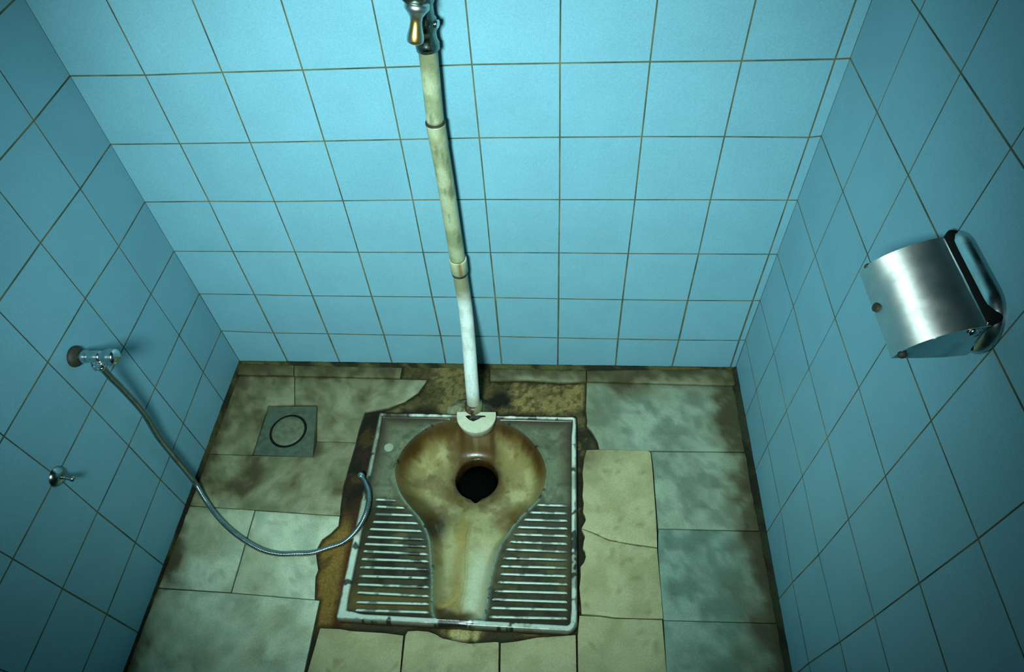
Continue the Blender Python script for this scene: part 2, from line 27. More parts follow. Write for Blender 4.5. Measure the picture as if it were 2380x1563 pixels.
    'hose': [[-0.0876,-0.4008,0.5489],[-0.0987,-0.3918,0.4957],[-0.1062,-0.3837,0.444],[-0.1182,-0.3738,0.3392],[-0.1249,-0.381,0.2469],[-0.1266,-0.3838,0.1555],[-0.1235,-0.3902,0.0462],[-0.0962,-0.4217,0.0148],[-0.0467,-0.4662,0.011],[0.0108,-0.505,0.0113],[0.0766,-0.5359,0.0117],[0.1242,-0.5456,0.0119],[0.1671,-0.5437,0.0125],[0.2056,-0.5404,0.0141],[0.2423,-0.528,0.0176],[0.2754,-0.516,0.022],[0.2998,-0.4922,0.0264],[0.3155,-0.459,0.0306],[0.3192,-0.4243,0.0317],[0.3127,-0.3924,0.0306],[0.3005,-0.3707,0.0284],[0.2859,-0.3511,0.0242]],
    'drain': [[-0.0208,-0.1442],[0.1129,-0.1397],[0.1405,-0.291],[-0.0189,-0.2898]],
    'drain_c': [0.0539,-0.2169],
    'dr_r': [[-0.0033,-0.2185],[0.1095,-0.2154],[0.0378,-0.1618],[0.0681,-0.2698]],
    'roll': {"p1":[1.2254,-0.4516,0.9289],"p2":[1.2255,-0.4782,0.9517],"p3":[1.2253,-0.5386,0.9587],"p4":[1.2251,-0.591,0.9492],"p5":[1.2249,-0.6066,0.9327],"p6":[1.2246,-0.6024,0.895]},
    'cam': {"loc":[0.7672,-1.0729,1.5241],"rot":[0.6989994579551816,0.06730961973622365,0.07435673087213115],"lens":23.667243146785882,"sx":0.018056027219485037,"sy":-0.02300510762462509},
    'fb': 0.014318911231505756,
    'xl': -0.1490846695737356,
    'xr': 1.230908521285795,
}

sc = bpy.context.scene
COL = sc.collection
XL, XR, FB = DATA['xl'], DATA['xr'], DATA['fb']
CEIL = 2.42
YF = -1.62                                   # wall behind the camera


def zf(x):                                   # the floor falls slightly towards the drain side
    return FB * (x - XL)


def lin(r, g, b):
    f = lambda c: (c / 255) / 12.92 if c / 255 <= 0.04045 else ((c / 255 + 0.055) / 1.055) ** 2.4
    return np.array([f(r), f(g), f(b)])


def sstep(a, b, x):
    t = np.clip((x - a) / (b - a), 0, 1)
    return t * t * (3 - 2 * t)


_rng = np.random.RandomState(7)
_tab = _rng.rand(256, 256)


def vnoise(x, y, seed=0):
    x = np.asarray(x, float) + seed * 17.37
    y = np.asarray(y, float) + seed * 9.71
    xi, yi = np.floor(x).astype(int), np.floor(y).astype(int)
    u, v = x - xi, y - yi
    u, v = u * u * (3 - 2 * u), v * v * (3 - 2 * v)
    g = lambda a, b: _tab[a % 256, b % 256]
    return (g(xi, yi) * (1 - u) + g(xi + 1, yi) * u) * (1 - v) + (g(xi, yi + 1) * (1 - u) + g(xi + 1, yi + 1) * u) * v


def fbm(x, y, scale, octv=4, seed=0):
    s, a, t = 0, 1, 0
    x, y = np.asarray(x, float) * scale, np.asarray(y, float) * scale
    for k in range(octv):
        s = s + a * vnoise(x * 2 ** k, y * 2 ** k, seed + k)
        t += a
        a *= 0.55
    return s / t


def mixc(c, d, m):                           # colours (n,3) towards d by mask m (n,)
    m = np.clip(m, 0, 1)[:, None]
    return c * (1 - m) + np.asarray(d)[None, :] * m


def poly_sdf(px, py, poly):                  # signed distance, positive inside
    P = np.array(poly, float)
    Q = np.roll(P, -1, 0)
    best = np.full(px.shape, 1e9)
    ins = np.zeros(px.shape, bool)
    for (ax, ay), (bx, by) in zip(P, Q):
        dx, dy = bx - ax, by - ay
        t = np.clip(((px - ax) * dx + (py - ay) * dy) / (dx * dx + dy * dy + 1e-12), 0, 1)
        best = np.minimum(best, np.hypot(px - ax - t * dx, py - ay - t * dy))
        if abs(dy) > 1e-12:
            c = ((ay > py) != (by > py)) & (px < dx * (py - ay) / dy + ax)
            ins ^= c
    return np.where(ins, best, -best)


# ------------------------------------------------------------------ materials
class NT:
    def __init__(self, name):
        self.m = bpy.data.materials.new(name)
        self.m.use_nodes = True
        self.t = self.m.node_tree
        self.b = self.t.nodes['Principled BSDF']

    def n(self, typ, **kw):
        nd = self.t.nodes.new(typ)
        for k, v in kw.items():
            if hasattr(nd, k):
                setattr(nd, k, v)
            else:
                nd.inputs[k].default_value = v
        return nd

    def l(self, a, b):
        self.t.links.new(a, b)

    def noise(self, scale, detail=4, rough=0.55, dist=0.0, coord='Object'):
        tc = self.n('ShaderNodeTexCoord')
        nz = self.n('ShaderNodeTexNoise')
        nz.inputs['Scale'].default_value = scale
        nz.inputs['Detail'].default_value = detail
        nz.inputs['Roughness'].default_value = rough
        nz.inputs['Distortion'].default_value = dist
        self.l(tc.outputs[coord], nz.inputs['Vector'])
        return nz.outputs['Fac']

    def ramp(self, fac, stops):
        r = self.n('ShaderNodeValToRGB')
        e = r.color_ramp.elements
        while len(e) < len(stops):
            e.new(0.5)
        for k, (p, c) in enumerate(stops):
            e[k].position = p
            e[k].color = (*c, 1) if hasattr(c, '__len__') else (c, c, c, 1)
        self.l(fac, r.inputs['Fac'])
        return r.outputs['Color']

    def mix(self, a, b, fac, blend='MIX'):
        mx = self.n('ShaderNodeMix', data_type='RGBA', blend_type=blend)
        for sock, val in ((mx.inputs[6], a), (mx.inputs[7], b), (mx.inputs[0], fac)):
            if isinstance(val, bpy.types.NodeSocket):
                self.l(val, sock)
            elif hasattr(val, '__len__'):
                sock.default_value = (*val, 1)
            else:
                sock.default_value = val
        return mx.outputs[2]

    def bump(self, h, dist=0.001, strength=0.4):
        b = self.n('ShaderNodeBump')
        b.inputs['Distance'].default_value = dist
        b.inputs['Strength'].default_value = strength
        self.l(h, b.inputs['Height'])
        self.l(b.outputs['Normal'], self.b.inputs['Normal'])

    def set(self, **kw):
        for k, v in kw.items():
            k = k.replace('_', ' ')
            s = self.b.inputs[k]
            if isinstance(v, bpy.types.NodeSocket):
                self.l(v, s)
            elif hasattr(v, '__len__') and len(v) == 3:
                s.default_value = (*v, 1)
            else:
                s.default_value = v
        return self.m


def tile_mat():
    m = NT('blue_glazed_tile')
    at = m.n('ShaderNodeAttribute', attribute_name='tint')
    base = m.mix(TILE_A, TILE_B, at.outputs['Fac'])
    sp = m.ramp(m.noise(520, 3, 0.75), [(0.3, 0.86), (0.7, 1.14)])
    base = m.mix(base, sp, 1.0, 'MULTIPLY')
    bl = m.ramp(m.noise(9, 3), [(0.3, 0.95), (0.7, 1.04)])
    base = m.mix(base, bl, 1.0, 'MULTIPLY')
    m.bump(m.noise(45, 2), 0.0006, 0.15)
    m.b.inputs['Roughness'].default_value = 0.42
    return m.set(Base_Color=base, Specular_IOR_Level=0.32)


def grout_mat():
    m = NT('dirty_grout')
    c = m.ramp(m.noise(14, 4), [(0.35, lin(46, 62, 50)), (0.65, lin(92, 98, 72))])
    return m.set(Base_Color=c, Roughness=0.95)


def worn_mat(name, rough=0.35, fine=0.16, fscale=420, bump=0.0, bscale=120, spec=0.5):
    m = NT(name)
    at = m.n('ShaderNodeAttribute', attribute_name='wear_tone')
    f = m.ramp(m.noise(fscale, 3, 0.65), [(0.3, 1 - fine), (0.7, 1 + fine)])
    c = m.mix(at.outputs['Color'], f, 1.0, 'MULTIPLY')
    if bump:
        m.bump(m.noise(bscale, 4, 0.6), bump, 0.6)
    return m.set(Base_Color=c, Roughness=rough, Specular_IOR_Level=spec)


def chrome_mat(name='chrome', rough=0.15, base=(0.58, 0.64, 0.64), aniso=0.0, blot=0.9):
    m = NT(name)
    r = m.ramp(m.noise(60, 3), [(0.3, rough * (0.9 if aniso else 0.7)), (0.75, rough * (1.1 if aniso else 1.6))])
    c = m.mix(base, tuple(v * 0.62 for v in base), m.ramp(m.noise(38, 4, 0.6), [(0.5, 0.0), (0.72, blot)]))
    if aniso:
        tg = m.n('ShaderNodeTangent', direction_type='RADIAL', axis='Y')
        m.l(tg.outputs['Tangent'], m.b.inputs['Tangent'])
        m.b.inputs['Anisotropic Rotation'].default_value = ANISO_ROT
    else:
        m.bump(m.noise(30, 2), 0.0006, 0.12)
    return m.set(Base_Color=c, Metallic=1.0, Roughness=r, Anisotropic=aniso)


def plain_mat(name, col, rough=0.6, var=0.2, scale=40, metallic=0.0):
    m = NT(name)
    f = m.ramp(m.noise(scale, 4), [(0.3, 1 - var), (0.7, 1 + var)])
    c = m.mix(tuple(col), f, 1.0, 'MULTIPLY')
    return m.set(Base_Color=c, Roughness=rough, Metallic=metallic)


ANISO_ROT = 0.25
TILE_A, TILE_B = lin(103, 154, 169), lin(107, 158, 173)
M_TILE, M_GROUT = tile_mat(), grout_mat()
M_PORC = worn_mat('stained_porcelain', 0.30, 0.12, 260, 0.0004, 160)
M_SLAB = worn_mat('worn_stone', 0.55, 0.16, 330, 0.0005, 90, 0.35)
M_MORTAR = worn_mat('crumbling_mortar', 0.85, 0.35, 240, 0.003, 160, 0.2)
M_CHROME = chrome_mat()
M_CHROME_COVER = chrome_mat('brushed_chrome', 0.40, (0.78, 0.76, 0.70), 0.97, .15)
M_PLATE = chrome_mat('smoky_chrome', 0.22, (0.42, 0.50, 0.49), 0.0, .3)
M_HOSE = chrome_mat('hose_metal', 0.24, (0.34, 0.40, 0.38))
M_DARK = plain_mat('black_grime_shade', lin(10, 15, 12), 0.9)
M_DARK.node_tree.nodes['Principled BSDF'].inputs['Specular IOR Level'].default_value = 0.15
M_PIT = plain_mat('black_pit', lin(5, 8, 6), 1.0)
M_PIT.node_tree.nodes['Principled BSDF'].inputs['Specular IOR Level'].default_value = 0.0
M_RUST = plain_mat('rusty_flange', lin(34, 36, 24), 0.65, 0.4, 120)
M_DRAIN = plain_mat('dull_drain_metal', lin(64, 78, 62), 0.6, 0.30, 60, 0.1)
M_CEIL = plain_mat('painted_plaster', lin(70, 84, 86), 0.9, 0.05)
M_DOOR = plain_mat('painted_door', lin(44, 54, 56), 0.5, 0.08)


# ------------------------------------------------------------------ object helpers
def tag(o, label=None, cat=None, group=None, kind=None):
    if label:
        o['label'] = label
    if cat:
        o['category'] = cat
    if group:
        o['group'] = group
    if kind:
        o['kind'] = kind
    return o


def empty(name, loc, label, cat, group=None):
    o = bpy.data.objects.new(name, None)
    o.empty_display_size = 0.05
    o.location = loc
    COL.objects.link(o)
    return tag(o, label, cat, group)


def link(name, me, mats, parent=None, smooth=True, label=None):
    o = bpy.data.objects.new(name, me)
    for m in (mats if isinstance(mats, (list, tuple)) else [mats]):
        me.materials.append(m)
    COL.objects.link(o)
    if parent is not None:
        o.parent = parent
        o.matrix_parent_inverse = Matrix.Translation(parent.location).inverted()
    if smooth:
        for p in me.polygons:
            p.use_smooth = True
    if label:
        o['label'] = label
    return o


WEAR_GAIN = np.array([0.62, 0.67, 0.65])


def mesh_from(verts, faces, name='m', cols=None, mat_idx=None):
    me = bpy.data.meshes.new(name)
    me.from_pydata([tuple(v) for v in verts], [], [tuple(f) for f in faces])
    if cols is not None:
        a = me.color_attributes.new('wear_tone', 'FLOAT_COLOR', 'POINT')
        buf = np.ones((len(verts), 4), np.float32)
        buf[:, :3] = np.asarray(cols) * WEAR_GAIN
        a.data.foreach_set('color', buf.ravel())
    if mat_idx is not None:
        me.polygons.foreach_set('material_index', np.array(mat_idx, dtype=np.int32))
    me.update()
    return me


def bm_mesh(bm, name='m'):
    bmesh.ops.recalc_face_normals(bm, faces=bm.faces)
    me = bpy.data.meshes.new(name)
    bm.to_mesh(me)
    bm.free()
    return me


def frames(path):
    P = [Vector(p) for p in path]
    T = []
    for i in range(len(P)):
        T.append((P[min(i + 1, len(P) - 1)] - P[max(i - 1, 0)]).normalized())
    ref = Vector((0, 0, 1)) if abs(T[0].z) < 0.9 else Vector((1, 0, 0))
    N = [(ref - T[0] * ref.dot(T[0])).normalized()]
    for i in range(1, len(P)):
        n = N[-1] - T[i] * N[-1].dot(T[i])
        N.append(n.normalized())
    return P, T, N


def tube_arrays(path, radii, seg=24, cap=True, squash=1.0):
    P, T, N = frames(path)
    V, F = [], []
    for i, p in enumerate(P):
        b = T[i].cross(N[i])
        for k in range(seg):
            a = 2 * math.pi * k / seg
            V.append(p + (N[i] * math.cos(a) + b * math.sin(a) * squash) * radii[i])
    for i in range(len(P) - 1):
        for k in range(seg):
            k2 = (k + 1) % seg
            F.append((i * seg + k, i * seg + k2, (i + 1) * seg + k2, (i + 1) * seg + k))
    if cap:
        F.append(tuple(range(seg))[::-1])
        F.append(tuple(range((len(P) - 1) * seg, len(P) * seg)))
    return V, F


def tube(name, path, radii, mat, parent=None, seg=24, cols=None, label=None, cap=True):
    if not hasattr(radii, '__len__'):
        radii = [radii] * len(path)
    V, F = tube_arrays(path, radii, seg, cap)
    c = cols(np.array([list(v) for v in V])) if cols else None
    return link(name, mesh_from(V, F, name, c), mat, parent, True, label)


def lathe(name, p0, axis, prof, mat, parent=None, seg=32, label=None, cols=None):
    """prof = [(distance along axis, radius)...] from p0."""
    p0, ax = Vector(p0), Vector(axis).normalized()
    path = [p0 + ax * (d + 1e-6 * i) for i, (d, r) in enumerate(prof)]
    ref = Vector((0, 0, 1)) if abs(ax.z) < 0.9 else Vector((1, 0, 0))
    n = (ref - ax * ref.dot(ax)).normalized()
    b = ax.cross(n)
    V, F = [], []
    for p, (d, r) in zip(path, prof):
        for k in range(seg):
            a = 2 * math.pi * k / seg
            V.append(p + (n * math.cos(a) + b * math.sin(a)) * max(r, 1e-4))
    for i in range(len(prof) - 1):
        for k in range(seg):
            k2 = (k + 1) % seg
            F.append((i * seg + k, i * seg + k2, (i + 1) * seg + k2, (i + 1) * seg + k))
    F.append(tuple(range(seg))[::-1])
    F.append(tuple(range((len(prof) - 1) * seg, len(prof) * seg)))
    c = cols(np.array([list(v) for v in V])) if cols else None
    return link(name, mesh_from(V, F, name, c), mat, parent, True, label)


def edge_split(o, deg=35):
    md = o.modifiers.new('split', 'EDGE_SPLIT')
    md.split_angle = math.radians(deg)
    return o


def catmull(pts, step):
    P = [Vector(p) for p in pts]
    P = [P[0] * 2 - P[1]] + P + [P[-1] * 2 - P[-2]]
    dense = []
    for i in range(1, len(P) - 2):
        for k in range(40):
            t = k / 40
            a, b, c, d = P[i - 1], P[i], P[i + 1], P[i + 2]
            dense.append(0.5 * ((2 * b) + (c - a) * t + (2 * a - 5 * b + 4 * c - d) * t * t + (3 * b - a - 3 * c + d) * t ** 3))
    dense.append(P[-2])
    out, acc = [dense[0]], 0.0
    for i in range(1, len(dense)):
        seg = dense[i] - dense[i - 1]
        L = seg.length
        while L > 0 and acc + L >= step:
            f = (step - acc) / L
            q = dense[i - 1] + seg * f if len(out) else dense[i]
            out.append(q)
            seg = dense[i] - q
            dense[i - 1] = q
            L = seg.length
            acc = 0.0
        acc += L
    return out


# ------------------------------------------------------------------ the setting: tiled walls
def tiled_wall(name, grid, normal, gaps, label):
    """grid[row][col] of joint crossings; every tile a raised glazed face over the grout."""
    rnd = random.Random(name)
    nrm = Vector(normal)
    V, F, MI, TI = [], [], [], []
    R, Cn = len(grid), len(grid[0])
    G = [[Vector(p) for p in row] for row in grid]
    for r in range(R):                                     # grout backing
        for c in range(Cn):
            V.append(G[r][c]); TI.append(0.5)
    for r in range(R - 1):
        for c in range(Cn - 1):
            F.append((r * Cn + c, r * Cn + c + 1, (r + 1) * Cn + c + 1, (r + 1) * Cn + c)); MI.append(0)
    for r in range(R - 1):
        for c in range(Cn - 1):
            q = [G[r][c], G[r][c + 1], G[r + 1][c + 1], G[r + 1][c]]
            U = (q[1] - q[0]).normalized()
            W = (q[3] - q[0]).normalized()
            w, h = (q[1] - q[0]).length, (q[3] - q[0]).length
            if w < 0.006 or h < 0.006:
                continue
            gh, gv = gaps(r, c)
            tint = rnd.random()
            lift = rnd.uniform(0.0006, 0.0009)
            sx = (1, -1, -1, 1); sy = (1, 1, -1, -1)
            i0 = len(V)
            for (ins, z) in ((0.0, 0.0001), (0.0001, lift * 0.5), (0.0004, lift * 0.85), (0.0008, lift)):
                for k in range(4):
                    V.append(q[k] + U * sx[k] * (gv / 2 + ins) + W * sy[k] * (gh / 2 + ins) + nrm * z); TI.append(tint)
            for ring in range(3):
                for k in range(4):
                    k2 = (k + 1) % 4
                    F.append((i0 + ring * 4 + k, i0 + ring * 4 + k2, i0 + ring * 4 + 4 + k2, i0 + ring * 4 + 4 + k)); MI.append(0)
            F.append((i0 + 12, i0 + 13, i0 + 14, i0 + 15)); MI.append(1)
    me = mesh_from(V, F, name, None, MI)
    a = me.attributes.new('tint', 'FLOAT', 'POINT')
    a.data.foreach_set('value', np.array(TI, dtype=np.float32))
    bm = bmesh.new(); bm.from_mesh(me)
    for f in bm.faces:
        f.normal_update()
        if f.normal.dot(nrm) < -0.2:
            f.normal_flip()
    bm.to_mesh(me); bm.free()
    o = link(name, me, [M_GROUT, M_TILE], None, False)
    return tag(o, label, 'wall', kind='structure')


gap_b = lambda r, c: (0.0015 if r > 1 else 0.0022, 0.0012 if r > 2 else 0.0018 if r == 2 else 0.0026)
gap_l = lambda r, c: (0.0018 if r > 1 else 0.0024, 0.0008 + (0.0008 if r < 2 else 0))
gap_r = lambda r, c: (0.0014 if r > 1 else 0.0018, 0.0006 + (0.0006 if r < 2 else 0))
tiled_wall('wall_back', DATA['back'], (0, -1, 0), gap_b, 'pale blue tiled wall behind the squat toilet')
tiled_wall('wall_left', DATA['left'], (1, 0, 0), gap_l, 'blue tiled side wall with the tap and hook')
tiled_wall('wall_right', DATA['right'], (-1, 0, 0), gap_r, 'blue tiled side wall with the chrome paper holder')


def box(name, x0, x1, y0, y1, z0, z1, mat, parent=None, bev=0.0, label=None):
    bm = bmesh.new()
    bmesh.ops.create_cube(bm, size=1)
    for v in bm.verts:
        v.co = Vector(((x0 + x1) / 2 + v.co.x * (x1 - x0), (y0 + y1) / 2 + v.co.y * (y1 - y0), (z0 + z1) / 2 + v.co.z * (z1 - z0)))
    if bev:
        bmesh.ops.bevel(bm, geom=bm.edges[:], offset=bev, segments=3, affect='EDGES', profile=0.5)
    return link(name, bm_mesh(bm, name), mat, parent, False, label)


# wall behind the camera: a plain tiled-colour wall with a doorway filled by its door
DX0, DX1, DZ = 0.20, 0.90, 2.02
wf = bmesh.new()
pts = [(XL - .05, -.02), (DX0, -.02), (DX0, DZ), (DX1, DZ), (DX1, -.02), (XR + .05, -.02), (XR + .05, CEIL + .05), (XL - .05, CEIL + .05)]
f = wf.faces.new([wf.verts.new((x, YF, z)) for x, z in pts])
e = bmesh.ops.extrude_face_region(wf, geom=[f])
bmesh.ops.translate(wf, verts=[v for v in e['geom'] if isinstance(v, bmesh.types.BMVert)], vec=(0, -0.08, 0))
bmesh.ops.triangulate(wf, faces=wf.faces[:])
M_FRONT = plain_mat('blue_wall_paint', lin(48, 84, 92), 0.5, 0.06)
tag(link('wall_front', bm_mesh(wf), M_FRONT, None, False), 'blue wall with the cubicle door', 'wall', kind='structure')
dr = box('door_1', DX0 + .004, DX1 - .004, YF - .06, YF - .02, 0.02, DZ - .004, M_DOOR, None, 0.003)
tag(dr, 'painted cubicle door', 'door', kind='structure')
lathe('door_handle', (DX1 - .07, YF - .02, 1.0), (0, 1, 0), [(0, .02), (.004, .02), (.006, .009), (.03, .009), (.034, .022), (.05, .026), (.06, .018), (.062, 0)], M_CHROME, dr)
tag(box('ceiling', XL - .05, XR + .08, YF - .02, 0.02, CEIL, CEIL + .04, M_CEIL), 'plaster ceiling', 'ceiling', kind='structure')


# ------------------------------------------------------------------ floor: mortar bed with worn slabs
PANQ = [Vector((*p, 0)) for p in DATA['pan']]          # back-left, back-right, front-right, front-left
px0, px1 = 0.2955, 0.8100
py0, py1 = -0.6800, -0.1645


def floor_grime(x, y):
    """brown dirt that has settled along the walls and round the old drain"""
    n = fbm(x, y, 16, 4, 3)
    n2 = fbm(x, y, 45, 3, 9)
    dl, dr_, db = x - XL, XR - x, -y
    g = np.zeros_like(x)
    g = np.maximum(g, 0.95 * sstep(0.075, 0.01, dl + (n - .5) * .09))
    g = np.maximum(g, 0.95 * sstep(0.115, 0.02, dr_ + (n - .5) * .12))
    g = np.maximum(g, 0.90 * sstep(0.14, 0.02, db + (n - .5) * .12))
    area = sstep(0.34, 0.24, x) * sstep(-0.50, -0.34, y + (n - .5) * .16)
    g = np.maximum(g, area * (0.56 + 0.9 * (n - .35)))
    g = np.maximum(g, 0.55 * sstep(0.14, 0.0, np.abs(x - 0.31)) * sstep(-.50, -.36, y) * (x < .31))
    g = np.maximum(g, 0.75 * sstep(.10, .0, np.hypot(x - .83, (y + .27) * .8) + (n - .5) * .06))
    g = np.maximum(g, 0.5 * sstep(.16, .02, x - .81) * sstep(-.37, -.22, y + (n - .5) * .1) * (x > .80))
    g = g + (n2 - .5) * .25 * (0.35 + g)
    return np.clip(g, 0, 1)


def mortar_mesh():
    xs = np.arange(XL - .01, XR + .012, 0.005)
    ys = np.arange(YF - .02, 0.012, 0.005)
    X, Y = np.meshgrid(xs, ys)
    x, y = X.ravel(), Y.ravel()
    n = fbm(x, y, 34, 5, 21)
    n2 = fbm(x, y, 12, 4, 33)
    left = (x < 0.40) & (y < -0.16) & (y > -0.70)
    h = -0.0075 + (n - .5) * 0.006
    strip = sstep(0.21, 0.235, x) * sstep(0.31, 0.28, x) * sstep(-0.385, -0.43, y) * sstep(-0.71, -0.69, y)
    h = h + strip * (0.0055 + (n - .5) * .004)
    backs = sstep(-0.17, -0.15, y) * sstep(0.28, 0.36, x) * sstep(0.85, 0.82, x)
    h = h + backs * (0.005 + (n - .5) * .006)
    rs = sstep(.80, .815, x) * sstep(.86, .84, x) * sstep(-.70, -.68, y) * sstep(-.16, -.2, y)
    h = h - rs * 0.004
    c = np.tile(lin(62, 60, 42), (len(x), 1))
    c = mixc(c, lin(96, 92, 58), sstep(.45, .62, n2))
    # left strip: golden lower part, tar-dark upper part
    gold = sstep(0.20, 0.225, x) * sstep(0.33, 0.30, x) * sstep(-0.72, -0.70, y)
    c = mixc(c, lin(150, 118, 54), gold * (0.75 + .5 * (n - .5)))
    c = mixc(c, lin(78, 48, 18), gold * sstep(.27, .288, x + (n2 - .5) * .02))
    c = mixc(c, lin(58, 42, 20), gold * sstep(-.50, -.42, y + (n2 - .5) * .1))
    c = mixc(c, lin(24, 23, 14), gold * sstep(-.45, -.36, y + (n2 - .5) * .10) * (.55 + .45 * sstep(.6, .4, fbm(x, y, 30, 3, 50))))
    c = mixc(c, lin(70, 56, 28), gold * sstep(.56, .66, n) * .7)
    # behind the pan: brown, with a golden patch right of the flush pipe
    gr = fbm(x, y, 110, 3, 57)
    c = mixc(c, lin(84, 76, 44), backs)
    c = mixc(c, lin(132, 120, 76), backs * sstep(.44, .66, n2) * .7)
    c = mixc(c, lin(140, 124, 76), backs * sstep(.60, .66, x) * sstep(.30, .6, n))
    c = mixc(c, lin(54, 48, 26), backs * sstep(.50, .66, gr) * .7)
    c = mixc(c, lin(28, 26, 14), backs * sstep(-.130, -.16, y + (n2 - .5) * .06))
    c = mixc(c, lin(22, 24, 14), backs * sstep(.055, .02, np.hypot(x - .615, y + .11) + (n - .5) * .05))
    c = mixc(c, lin(30, 34, 24), rs * 0.9)
    c = mixc(c, lin(96, 88, 52), rs * sstep(.60, .70, n))
    fr = sstep(-.675, -.69, y) * sstep(-.73, -.71, y) * sstep(.25, .28, x) * sstep(.84, .80, x)
    c = mixc(c, lin(128, 108, 60), fr * sstep(.40, .6, n2))
    c = mixc(c, lin(190, 185, 130), fr * sstep(.535, .55, x) * sstep(.61, .60, x) * sstep(.3, .5, n))
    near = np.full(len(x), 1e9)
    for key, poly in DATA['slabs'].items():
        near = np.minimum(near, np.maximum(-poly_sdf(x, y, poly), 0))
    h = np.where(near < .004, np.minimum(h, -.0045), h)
    c = mixc(c, lin(30, 29, 17), sstep(.011, .003, near + (n - .5) * .008) * .85)  # joint dirt plus slab-edge shadow, both painted into the mortar colour
    V = np.stack([x, y, zf(x) + h], 1)
    ny, nx = X.shape
    inside = (x > px0 + .012) & (x < px1 - .012) & (y > py0 + .012) & (y < py1 - .012)
    F = []
    for j in range(ny - 1):
        for i in range(nx - 1):
            a = j * nx + i
            q = (a, a + 1, a + nx + 1, a + nx)
            if inside[a] and inside[a + 1] and inside[a + nx] and inside[a + nx + 1]:
                continue
            F.append(q)
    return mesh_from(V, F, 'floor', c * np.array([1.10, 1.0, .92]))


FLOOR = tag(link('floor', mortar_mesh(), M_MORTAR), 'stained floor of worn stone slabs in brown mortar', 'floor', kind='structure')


def slab_colour(x, y, kind, seed):
    n = .6 * fbm(x, y, 30, 5, seed) + .4 * fbm(x, y, 14, 3, seed + 2)
    n2 = fbm(x, y, 70, 4, seed + 5)
    v = np.abs(fbm(x + .3 * n, y, 11, 5, seed + 8) - .5)
    if kind == 'marble':
        c = np.tile(lin(170, 172, 138), (len(x), 1))
        c = mixc(c, lin(112, 118, 88), sstep(.40, .64, n) * .85)
        c = mixc(c, lin(92, 98, 74), sstep(.030, .0, v) * .35)
    elif kind == 'grey':
        c = np.tile(lin(164, 178, 152), (len(x), 1))
        c = mixc(c, lin(112, 126, 106), sstep(.38, .64, n) * .85)
        c = mixc(c, lin(96, 108, 92), sstep(.030, .0, v) * .35)
    elif kind == 'blue':
        c = np.tile(lin(148, 172, 152), (len(x), 1))
        c = mixc(c, lin(96, 120, 104), sstep(.36, .64, n) * .85)
        c = mixc(c, lin(80, 104, 92), sstep(.030, .0, v) * .4)
    elif kind == 'pale':
        c = np.tile(lin(216, 226, 194), (len(x), 1))
        c = mixc(c, lin(172, 186, 160), sstep(.40, .66, n) * .8)
        c = mixc(c, lin(120, 132, 112), sstep(.030, .0, v) * .35)
        c = mixc(c, lin(150, 148, 104), sstep(.45, .75, fbm(x, y, 9, 3, seed + 4)) * .5)
    else:                                                    # cream
        c = np.tile(lin(192, 186, 140), (len(x), 1))
        c = mixc(c, lin(164, 156, 108), sstep(.38, .68, n) * .7)
        c = mixc(c, lin(112, 100, 60), sstep(.66, .78, n2) * .5)
    c = c * (0.9 + .2 * n2)[:, None]
    g = floor_grime(x, y)
    c = mixc(c, lin(104, 92, 50), g * .82)
    c = mixc(c, lin(66, 56, 30), sstep(.62, .98, g + (n2 - .5) * .3) * .8)
    return c


def slab_bm(poly, top=0.0, thick=0.012):
    bm = bmesh.new()
    f = bm.faces.new([bm.verts.new((p[0], p[1], 0)) for p in poly])
    xs = [p[0] for p in poly]; ys = [p[1] for p in poly]
    st = 0.010
    for k in range(int(min(xs) / st) - 1, int(max(xs) / st) + 2):
        bmesh.ops.bisect_plane(bm, geom=bm.verts[:] + bm.edges[:] + bm.faces[:], plane_co=(k * st, 0, 0), plane_no=(1, 0, 0))
    for k in range(int(min(ys) / st) - 1, int(max(ys) / st) + 2):
        bmesh.ops.bisect_plane(bm, geom=bm.verts[:] + bm.edges[:] + bm.faces[:], plane_co=(0, k * st, 0), plane_no=(0, 1, 0))
    bmesh.ops.recalc_face_normals(bm, faces=bm.faces)
    if bm.faces[:][0].normal.z < 0:
        bmesh.ops.reverse_faces(bm, faces=bm.faces[:])
    return bm


def paving(name, keys, top):
    V, F, Cc = [], [], []
    for key in keys:
        poly, kind, seed = keys[key]
        bm = slab_bm(poly)
        i0 = sum(len(v) for v in V)
        bm.verts.index_update()
        P = np.array([v.co[:] for v in bm.verts])
        cl = slab_colour(P[:, 0], P[:, 1], kind, seed)
        t = top.get(key, 0.0)
        z = zf(P[:, 0]) + t
        bnd = np.array([v.is_boundary for v in bm.verts])
        nv = len(P)
        V.append(np.column_stack([P[:, 0], P[:, 1], z - 0.0009 * bnd]))
        low = np.column_stack([P[:, 0], P[:, 1], z - 0.013])
        V.append(low)
        Cc.append(cl); Cc.append(mixc(cl, lin(70, 62, 36), np.full(nv, .6)))
        for f in bm.faces:
            F.append([i0 + v.index for v in f.verts])
        for e in bm.edges:
            if e.is_boundary:
                fa = e.link_faces[0]
                vs = [v.index for v in fa.verts]
                a, b = e.verts[0].index, e.verts[1].index
                ia = vs.index(a)
                if vs[(ia + 1) % len(vs)] == b:
                    a, b = b, a
                F.append([i0 + a, i0 + b, i0 + nv + b, i0 + nv + a])
        bm.free()
    V = np.concatenate(V); Cc = np.concatenate(Cc)
    return link(name, mesh_from(V, F, name, Cc), M_SLAB, FLOOR, True)


